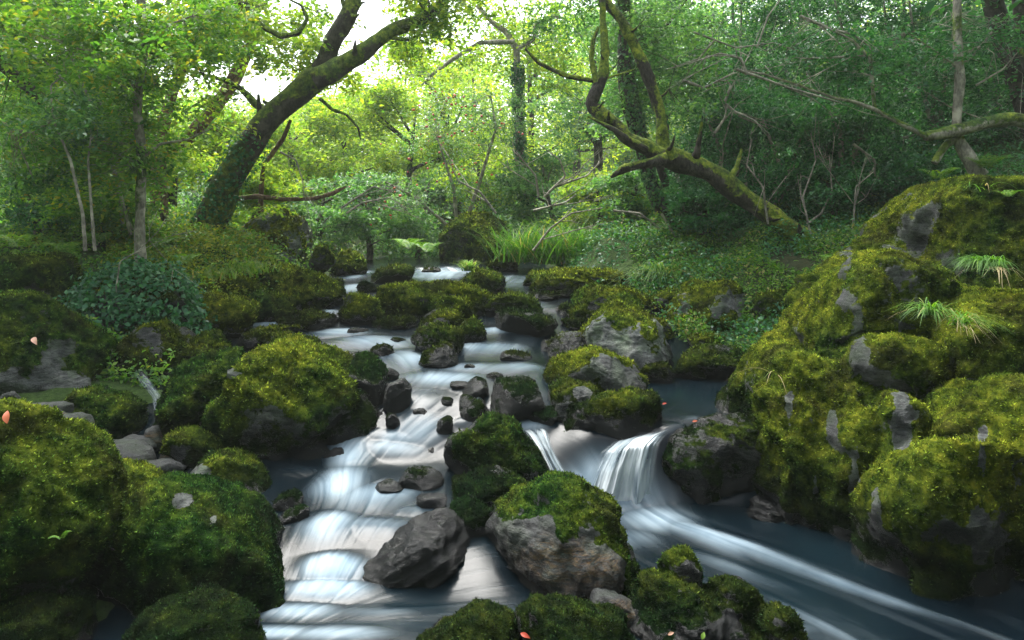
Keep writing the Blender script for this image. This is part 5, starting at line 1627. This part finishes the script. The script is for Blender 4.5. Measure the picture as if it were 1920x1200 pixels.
# bare pale branches over the middle and right slope
def bare_branch(label, mains, Y, seed, w=5, group="bare branches in the wood"):
    r = np.random.default_rng(seed)
    limbs = []
    for ml in mains:
        P, R = pxpath(ml, Y, list(np.linspace(w, w * .35, len(ml))))
        limbs.append((P, R))
        for _ in range(4):
            i = r.integers(1, len(P))
            a = P[i - 1] * .5 + P[i] * .5
            d = unit((P[i] - P[i - 1])[None])[0]
            e = a + (d + r.normal(0, .6, 3)) * r.uniform(.25, .7) * Y / 10
            mid = (a + e) / 2 + r.normal(0, .05, 3)
            limbs.append((np.array([a, mid, e]), np.array([R[i] * .6, R[i] * .45, .002])))
            e2 = mid + (e - mid) * .6 + r.normal(0, .18, 3)
            limbs.append((np.array([mid, e2]), np.array([R[i] * .35, .0015])))
    t = thing("bare_branch", label, "branch", mains and px(*mains[0][0][:2], Y), group)
    V, FA, k = tube_mesh(limbs, 6, .08, -.2, .3, seed)
    link("wood", mesh_np("wood", V, FA, 4, k, True, [M_BARK_PALE]), t)


bare_branch("pale bare branch slanting down right across the upper right leaves", [[(1380, 130), (1410, 140), (1480, 165), (1560, 188), (1575, 192)], [(1400, 140), (1390, 110), (1350, 100), (1290, 120)]], 7.6, 501, 6)
bare_branch("bare branch with a sharp elbow below the top edge on the right", [[(1500, 30), (1560, 55), (1600, 65), (1632, 88), (1636, 140)], [(1632, 105), (1560, 108), (1500, 110)]], 7.9, 502, 6)
bare_branch("thin tangled dead branches in the middle under the upright tree", [[(1010, 370), (1005, 330), (980, 300), (960, 280)], [(1020, 370), (1060, 330), (1050, 300), (1010, 270)], [(930, 400), (900, 360), (860, 340), (840, 300)], [(1000, 395), (1060, 380), (1080, 365)], [(1040, 350), (1100, 330), (1140, 290)]], 11.5, 503, 5)
bare_branch("curling bare branch under the tangle of evergreens on the right", [[(1600, 270), (1640, 300), (1640, 330), (1700, 370)], [(1500, 430), (1540, 400), (1560, 360), (1555, 290)]], 8.6, 504, 5)
bare_branch("forked pale branch crossing the slope behind the leaning trunk", [[(1280, 150), (1320, 165), (1370, 140), (1400, 130)], [(1360, 190), (1370, 160), (1362, 150)], [(1360, 195), (1390, 220), (1440, 240)], [(1340, 250), (1360, 220), (1362, 195)]], 8.8, 505, 6)
bare_branch("long thin branch sweeping through the evergreens' upper leaves", [[(1300, 60), (1380, 90), (1450, 80), (1540, 110), (1620, 160)], [(1420, 88), (1440, 30), (1470, -10)], [(1340, 75), (1310, 110), (1250, 130)]], 8.4, 509, 4)
bare_branch("thin dead stems rising behind the leaning trunk's foot", [[(1520, 440), (1505, 370), (1530, 300), (1520, 250)], [(1440, 420), (1430, 350), (1400, 310), (1410, 260)], [(1600, 420), (1605, 350), (1640, 320)]], 8.3, 510, 4)
bare_branch("pale twigs crossing behind the pale straight stem", [[(1650, 120), (1700, 150), (1780, 200), (1860, 230)], [(1860, 60), (1820, 110), (1760, 140)], [(1830, 160), (1880, 130), (1915, 90)]], 8.1, 511, 4)
bare_branch("low arching bare twigs beside the tall grass", [[(1000, 470), (1030, 430), (1070, 400), (1130, 390)], [(1150, 395), (1200, 400), (1240, 430)], [(1240, 400), (1270, 450), (1280, 480)]], 9.8, 506, 5)
bare_branch("pale dead twigs at the foot of the oak's arm", [[(525, 285), (555, 300), (568, 340), (570, 370)], [(650, 400), (680, 380), (730, 370), (760, 390)], [(640, 390), (700, 350), (740, 360)]], 9.6, 507, 4)
bare_branch("fine bare stems among the shrubs on the left bank", [[(215, 560), (225, 490), (260, 470), (300, 430), (310, 410)], [(60, 330), (30, 260), (5, 220)]], 5.9, 508, 3)


# ------------------------------------------------------------------ grass, ferns, ivy and ground cover
def blades(center, n, h, spread, seed, lean=(0, 0), w=.006, droop=.6, tint=(.5, .2), straw=0.05):
    r = np.random.default_rng(seed)
    base = center + np.stack([r.normal(0, spread, n), r.normal(0, spread, n), np.zeros(n)], 1)
    d = np.stack([r.normal(0, .45, n) + lean[0], r.normal(0, .45, n) + lean[1], np.ones(n)], 1)
    d = unit(d)
    H = h * (.5 + .7 * r.random(n))[:, None]
    seg = 5
    out = unit(np.stack([d[:, 0], d[:, 1], np.zeros(n)], 1))
    side = unit(np.cross(out, [0, 0, 1.0]))
    rows = []
    for i in range(seg + 1):
        t = i / seg
        p = base + d * H * t + out * H * droop * t * t * .6 - np.array([0, 0, 1.0]) * H * droop * t ** 3 * .7
        ww = w * (1 - t ** 1.5) + .0004
        rows.append(np.stack([p - side * ww, p + side * ww], 1))
    V = np.stack(rows, 1).reshape(-1, 3)
    q = []
    for i in range(seg):
        q.append([2 * i, 2 * i + 1, 2 * i + 3, 2 * i + 2])
    FA = (np.arange(n)[:, None, None] * 2 * (seg + 1) + np.array(q)[None]).reshape(-1, 4)
    tn = np.clip(r.normal(tint[0], tint[1], n), 0, .92)
    tn[r.random(n) < straw] = 1
    k = np.zeros((len(V), 4))
    k[:, 0] = np.repeat(tn, 2 * (seg + 1))
    return V, FA, k


def grass(label, u, v, Y, n, hpx, wpx, seed, **kw):
    c = px(u, v, Y)
    V, FA, k = blades(c, n, hpx / F * Y, wpx / F * Y * .5, seed, w=max(.0008 * Y, .0022), **kw)
    o = link("grass_tuft", mesh_np("grass", V, FA, 4, k, False, [M_GRASS]))
    recenter(o, V, c)
    tag(o, label, "grass tuft", "grass tufts beside the stream")


grass("tall bright grass clump right of the ivy-wrapped boulder", 985, 490, 11.2, 420, 105, 50, 601, tint=(.35, .25), droop=.45)
grass("tall bright grass clump in the middle of the grassy bank", 1050, 494, 11.0, 420, 120, 55, 602, tint=(.3, .25), droop=.45)
grass("tall grass clump left of the rounded tussock", 1115, 492, 10.8, 360, 100, 50, 603, tint=(.25, .25), droop=.5)
grass("rounded drooping tussock in the right middle", 1240, 530, 9.0, 600, 90, 22, 604, droop=1.0, tint=(.6, .2))
grass("fine dark tussock beneath the leaning trunk", 1330, 510, 9.0, 450, 60, 60, 605, droop=.9, tint=(.35, .2))
grass("short yellow-green grass above the tall boulder", 1420, 515, 8.6, 450, 45, 40, 606, tint=(.7, .2))
grass("little tuft on the rock between the cascades", 878, 508, 10.3, 140, 34, 8, 607, tint=(.7, .15))
grass("yellow-green grass on the left bank below the oak", 400, 520, 8.0, 500, 35, 60, 608, tint=(.75, .15))
grass("grass on the left bank beside the ivy mound", 460, 510, 8.4, 400, 35, 40, 609, tint=(.7, .15))
grass("drooping sedge on the outcrop's middle shelf", 1745, 590, 4.0, 120, 60, 14, 610, droop=1.1, tint=(.55, .2), lean=(-.3, -.3), straw=.06)
grass("strappy sedge with straw on the outcrop's ledge", 1800, 610, 3.95, 90, 60, 14, 611, droop=1.1, tint=(.5, .2), lean=(.2, -.35), straw=.12)
grass("fine green grass falling over the outcrop's right shoulder", 1850, 495, 4.4, 240, 42, 26, 612, droop=1.3, tint=(.4, .15), lean=(-.6, -.4), straw=.02)
grass("curling grass blades on the outcrop's summit", 1835, 362, 5.2, 24, 50, 18, 613, droop=1.2, tint=(.6, .1))
grass("wispy sedge at the left edge of the outcrop", 1455, 704, 4.3, 14, 46, 6, 614, droop=1.5, tint=(.8, .15), lean=(0, -.4), straw=.3)


def straw(label, u, v, Y, n, hpx, seed):
    c = px(u, v, Y)
    V, FA, k = blades(c, n, hpx / F * Y, .02, seed, w=.002, droop=2.4, lean=(0, -.6), tint=(.5, .3), straw=0)
    V[:, 2] = c[2] - np.abs(V[:, 2] - c[2])
    o = link("dry_grass", mesh_np("dry_grass", V, FA, 4, k, False, [M_STRAW]))
    recenter(o, V, c)
    tag(o, label, "dry grass", "straw hanging on the outcrop")


straw("straw hanging under the strappy sedge", 1800, 606, 3.9, 16, 30, 620)
straw("long straw wisp under the fine green grass", 1868, 500, 4.25, 16, 30, 621)


def fern(label, u, v, Y, n, lpx, seed, mat=None):
    r = np.random.default_rng(seed)
    c = px(u, v, Y)
    Lf = lpx / F * Y
    Ps, Ns, Ds, Ls = [], [], [], []
    for i in range(n):
        a = r.uniform(0, 6.28)
        o2 = np.array([math.cos(a), math.sin(a), 0])
        sd2 = np.array([-math.sin(a), math.cos(a), 0])
        for t in np.linspace(.12, 1, 16):
            p = c + o2 * Lf * t + np.array([0, 0, Lf * (1.45 * t - 1.05 * t * t)])
            wl_ = Lf * .34 * math.sin(min(t * 1.1 + .25, 1.35) * 2.2) * (1.08 - t)
            for s in (-1, 1):
                Ps.append(p + sd2 * s * wl_ * .5)
                Ds.append(sd2 * s + o2 * .35)
                Ns.append(np.array([0, 0, 1]) + o2 * .3 + r.normal(0, .12, 3))
                Ls.append(max(abs(wl_), .01))
    V, FA, k = leaves(np.array(Ps), unit(np.array(Ns)), np.array(Ds), np.array(Ls), .32, np.clip(r.normal(.6, .15, len(Ps)), 0, .95), .03)
    o = link("fern", mesh_np("fern", V, FA, 4, k, False, [mat or M_GRASS]))
    recenter(o, V, c)
    tag(o, label, "fern", "ferns on the banks")


FERN = [("fern left of the ivy-wrapped boulder", 800, 478, 11.8, 46), ("fern at the shrub base by the stream head", 765, 470, 12.4, 44), ("fern on the left bank below the oak", 345, 500, 7.2, 46),
        ("fern beside the slender trunk", 300, 470, 7.0, 50), ("fern near the ivy mound", 120, 480, 6.6, 50), ("fern at the far left bank", 30, 470, 6.4, 60), ("fern under the dark bush", 180, 460, 7.0, 46),
        ("fern in the shade right of the leaning trunk", 1480, 510, 8.0, 46), ("fern above the right bank mound", 1560, 500, 7.4, 44), ("fern under the mossy bough", 1850, 320, 7.6, 50), ("fern beside the mossy bough's legs", 1760, 340, 7.4, 46),
        ("fern over the pool's back edge", 1330, 560, 8.6, 36), ("small fern on the outcrop's summit", 1890, 372, 5.0, 30), ("fern among the tall grass", 1150, 480, 10.4, 46), ("fern at the foot of the standing boulder", 450, 480, 9.0, 44)]
for i, (lb, u, v, Y, l) in enumerate(FERN):
    fern(lb, u, v, Y, 11, l, 640 + i, M_LEAF_MID if i % 3 else M_GRASS)
fern("tiny fern sprig on the huge lower left boulder", 115, 1012, 2.72, 5, 20, 670)

# ivy mat over the left bank boulder
def ivy_mound():
    o, V, FA, moss, N = RK_IVY
    r = np.random.default_rng(9)
    sel = np.where((N[:, 2] > -.1) & (N[:, 1] < .6))[0]
    n = 5200
    i = sel[r.integers(0, len(sel), n)]
    P = V[i] + N[i] * r.uniform(0, .13, (n, 1)) + r.normal(0, .03, (n, 3))
    V2, F2, k2 = leaves(P, unit(N[i] * .6 + r.normal(0, .5, (n, 3)) + [0, -.2, .5]), r.normal(size=(n, 3)) - [0, 0, .5], .05 * (.6 + .7 * r.random(n)), .7, np.clip(r.normal(.5, .25, n), 0, 1))
    t = thing("ivy", "dark glossy ivy mat spilling over the left bank boulder", "ivy", V[sel].mean(0))
    link("leaves", mesh_np("leaves", V2, F2, 4, k2, False, [M_LEAF_DARK]), t)
    V3, F3, k3 = blades(px(225, 570, 5.7), 26, .3, .2, 12, w=.002, droop=3.0, lean=(0, -.3))


ivy_mound()


def cover(name, label, xmin, xmax, y0, y1, n, L0, mat, seed, hmax=.35, sidesel=0):
    r = np.random.default_rng(seed)
    Y = y0 + (y1 - y0) * r.random(n) ** 1.3
    U = xmin + (xmax - xmin) * r.random(n)
    X = (U - 960) / F * Y
    xl = np.interp(Y, BL[:, 0], BL[:, 1])
    xr = np.interp(Y, BR[:, 0], BR[:, 1])
    ok = (X < xl - .15) | (X > xr + .15) | (Y > 15)
    X, Y = X[ok], Y[ok]
    cl = fbm(np.stack([X, Y, 0 * X], 1) * 2.2, 3, seed)
    ok = cl > -.25
    X, Y, cl = X[ok], Y[ok], cl[ok]
    n = len(X)
    Z = terrain(X, Y) + r.random(n) ** 1.6 * hmax * (0.5 + cl)
    P = np.stack([X, Y, Z], 1)
    L = L0 * (Y / 8) ** .5 * (.5 + .9 * r.random(n))
    V, FA, k = leaves(P, unit(r.normal(0, .55, (n, 3)) + [0, -.25, .9]), r.normal(size=(n, 3)), L, .5, np.clip(r.normal(.45, .25, n) + .3 * cl, 0, .97))
    o = link(name, mesh_np(name, V, FA, 4, k, False, [mat]))
    tag(o, label, None, None, "stuff")


cover("undergrowth", "low leafy plants covering the left bank", -150, 620, 5.2, 16, 46000, .055, M_LEAF_MID, 700)
cover("undergrowth", "low leafy plants covering the right bank", 1000, 2100, 6.2, 16, 60000, .05, M_LEAF_DARK, 701)
cover("undergrowth", "ferny low growth on the slope behind the dark pool", 1180, 1800, 6.3, 10.5, 42000, .045, M_GRASS, 705, .22)
cover("undergrowth", "golden grassy growth on the left bank crest", 200, 520, 6.3, 9.5, 26000, .045, M_GOLD, 706, .22)
cover("undergrowth", "bright low plants along the far banks", 500, 1400, 10, 24, 40000, .06, M_GRASS, 702, .5)
cover("undergrowth", "dim low plants on the wooded slopes behind", -200, 2100, 15, 34, 50000, .10, M_LEAF_COOL, 703, .9)

# far wood: one mass of foliage no one could count, closing the view between the trunks
def far_wood():
    r = np.random.default_rng(88)
    n = 3200
    Y = r.uniform(31, 46, n)
    U = r.uniform(-250, 2150, n)
    top = np.interp(U, [-250, 200, 500, 700, 900, 1100, 1400, 2150], [60, 120, 215, 185, 120, 30, -120, -220])
    Vv = top + (430 - top) * r.random(n) ** .9
    C = np.stack([(U - 960) / F * Y, Y, ZC - (Vv - HOR) / F * Y], 1)
    per = 34
    idx = np.repeat(np.arange(n), per)
    m = len(idx)
    P = C[idx] + r.normal(0, 1, (m, 3)) * [1.0, .8, .4]
    V, FA, k = leaves(P, unit(r.normal(0, .5, (m, 3)) + [0, -.3, .9]), r.normal(size=(m, 3)), .30 * (.5 + r.random(m)), .55, np.clip(r.normal(.5, .2, m), 0, .98))
    o = link("far_foliage", mesh_np("far", V, FA, 4, k, False, [M_LEAF_YEL]))
    tag(o, "far-off mass of pale green woodland closing the valley", None, None, "stuff")


far_wood()

# ------------------------------------------------------------------ fallen leaves
def fallen(label, u, v, Y, lpx, ang, mat=None, tint=.4, tilt=(0, -.7, .7), wr=.4, lift=.0, cat="fallen leaf"):
    c = px(u, v, Y)
    n_ = unit(np.array([tilt], float))
    d = np.array([[math.cos(ang), 0, math.sin(ang)]])
    L = lpx / F * Y
    # leaf with midrib fold and pointed ends
    dd = unit(d - (d * n_).sum() * n_)[0]
    s = np.cross(dd, n_[0])
    V, Fc = [], []
    m = 9
    for i in range(m):
        t = i / (m - 1)
        w = wr * L * .5 * math.sin(math.pi * t ** .8) + .0004
        p = c + dd * L * (t - .5) + n_[0] * L * .12 * math.sin(t * 3.0)
        V += [p - s * w + n_[0] * w * .35, p, p + s * w + n_[0] * w * .35]
    for i in range(m - 1):
        for j in (0, 1):
            a = i * 3 + j
            Fc.append([a, a + 1, a + 4, a + 3])
    V = np.array(V)
    k = np.zeros((len(V), 4))
    k[:, 0] = tint
    me = mesh_np("leaf", V, np.array(Fc), 4, k, True, [mat or M_RED])
    o = link("fallen_leaf", me)
    recenter(o, V, c)
    tag(o, label, cat, "fallen leaves on the rocks")
    return o


FL = [("long pink leaf upright at the left edge", 14, 782, 2.85, 30, 1.9, .45), ("small red leaf on the lower mossy mound", 985, 1192, 2.62, 20, -.6, .1),
      ("red leaf on the long boulder by the fan waterfall", 1246, 757, 4.5, 9, .3, .1), ("orange leaf on the flat black boulder", 953, 609, 7.2, 7, .5, .5),
      ("red leaf at the crest beside the waterfall", 1303, 790, 4.1, 10, .2, .3), 
      ("orange leaf on the stone by the white pool", 612, 836, 4.6, 11, .1, .4), ("dry pale leaf near the bottom edge right of centre", 1258, 1188, 2.7, 13, .4, 1.0), ("red leaf low on the outcrop", 1905, 708, 3.7, 9, .3, .2),
      ("pale twig-like leaf on the green slab", 66, 640, 4.75, 24, -1.0, 1.0)]
for lb, u, v, Y, l, a, t in FL:
    fallen(lb, u, v, Y, l, a, None, t)
fallen("green pointed leaf in front of the rusty boulder", 1078, 1138, 2.85, 26, .5, M_GRASS, .45, wr=.5)
fallen("green leaf at the very bottom edge", 1318, 1192, 2.62, 14, 1.2, M_GRASS, .8, wr=.55)


# ------------------------------------------------------------------ damp air in the valley
def haze():
    g = G("damp_air")
    v = g.node("ShaderNodeVolumePrincipled")
    v.inputs["Color"].default_value = (0.86, 0.95, 0.84, 1)
    v.inputs["Density"].default_value = 0.0015
    v.inputs["Anisotropy"].default_value = 0.35
    o = g.node("ShaderNodeOutputMaterial")
    g.l.new(v.outputs[0], o.inputs["Volume"])
    V = np.array([(x, y, z) for x in (-170, 170) for y in (-135, 175) for z in (-6, 46)], float)
    FA = np.array([[0, 1, 3, 2], [4, 6, 7, 5], [0, 4, 5, 1], [2, 3, 7, 6], [0, 2, 6, 4], [1, 5, 7, 3]])
    me = mesh_np("haze", V, FA, 4, None, False, [g.m])
    tag(link("haze", me), "thin bright mist between the far trees", None, None, "stuff")


haze()
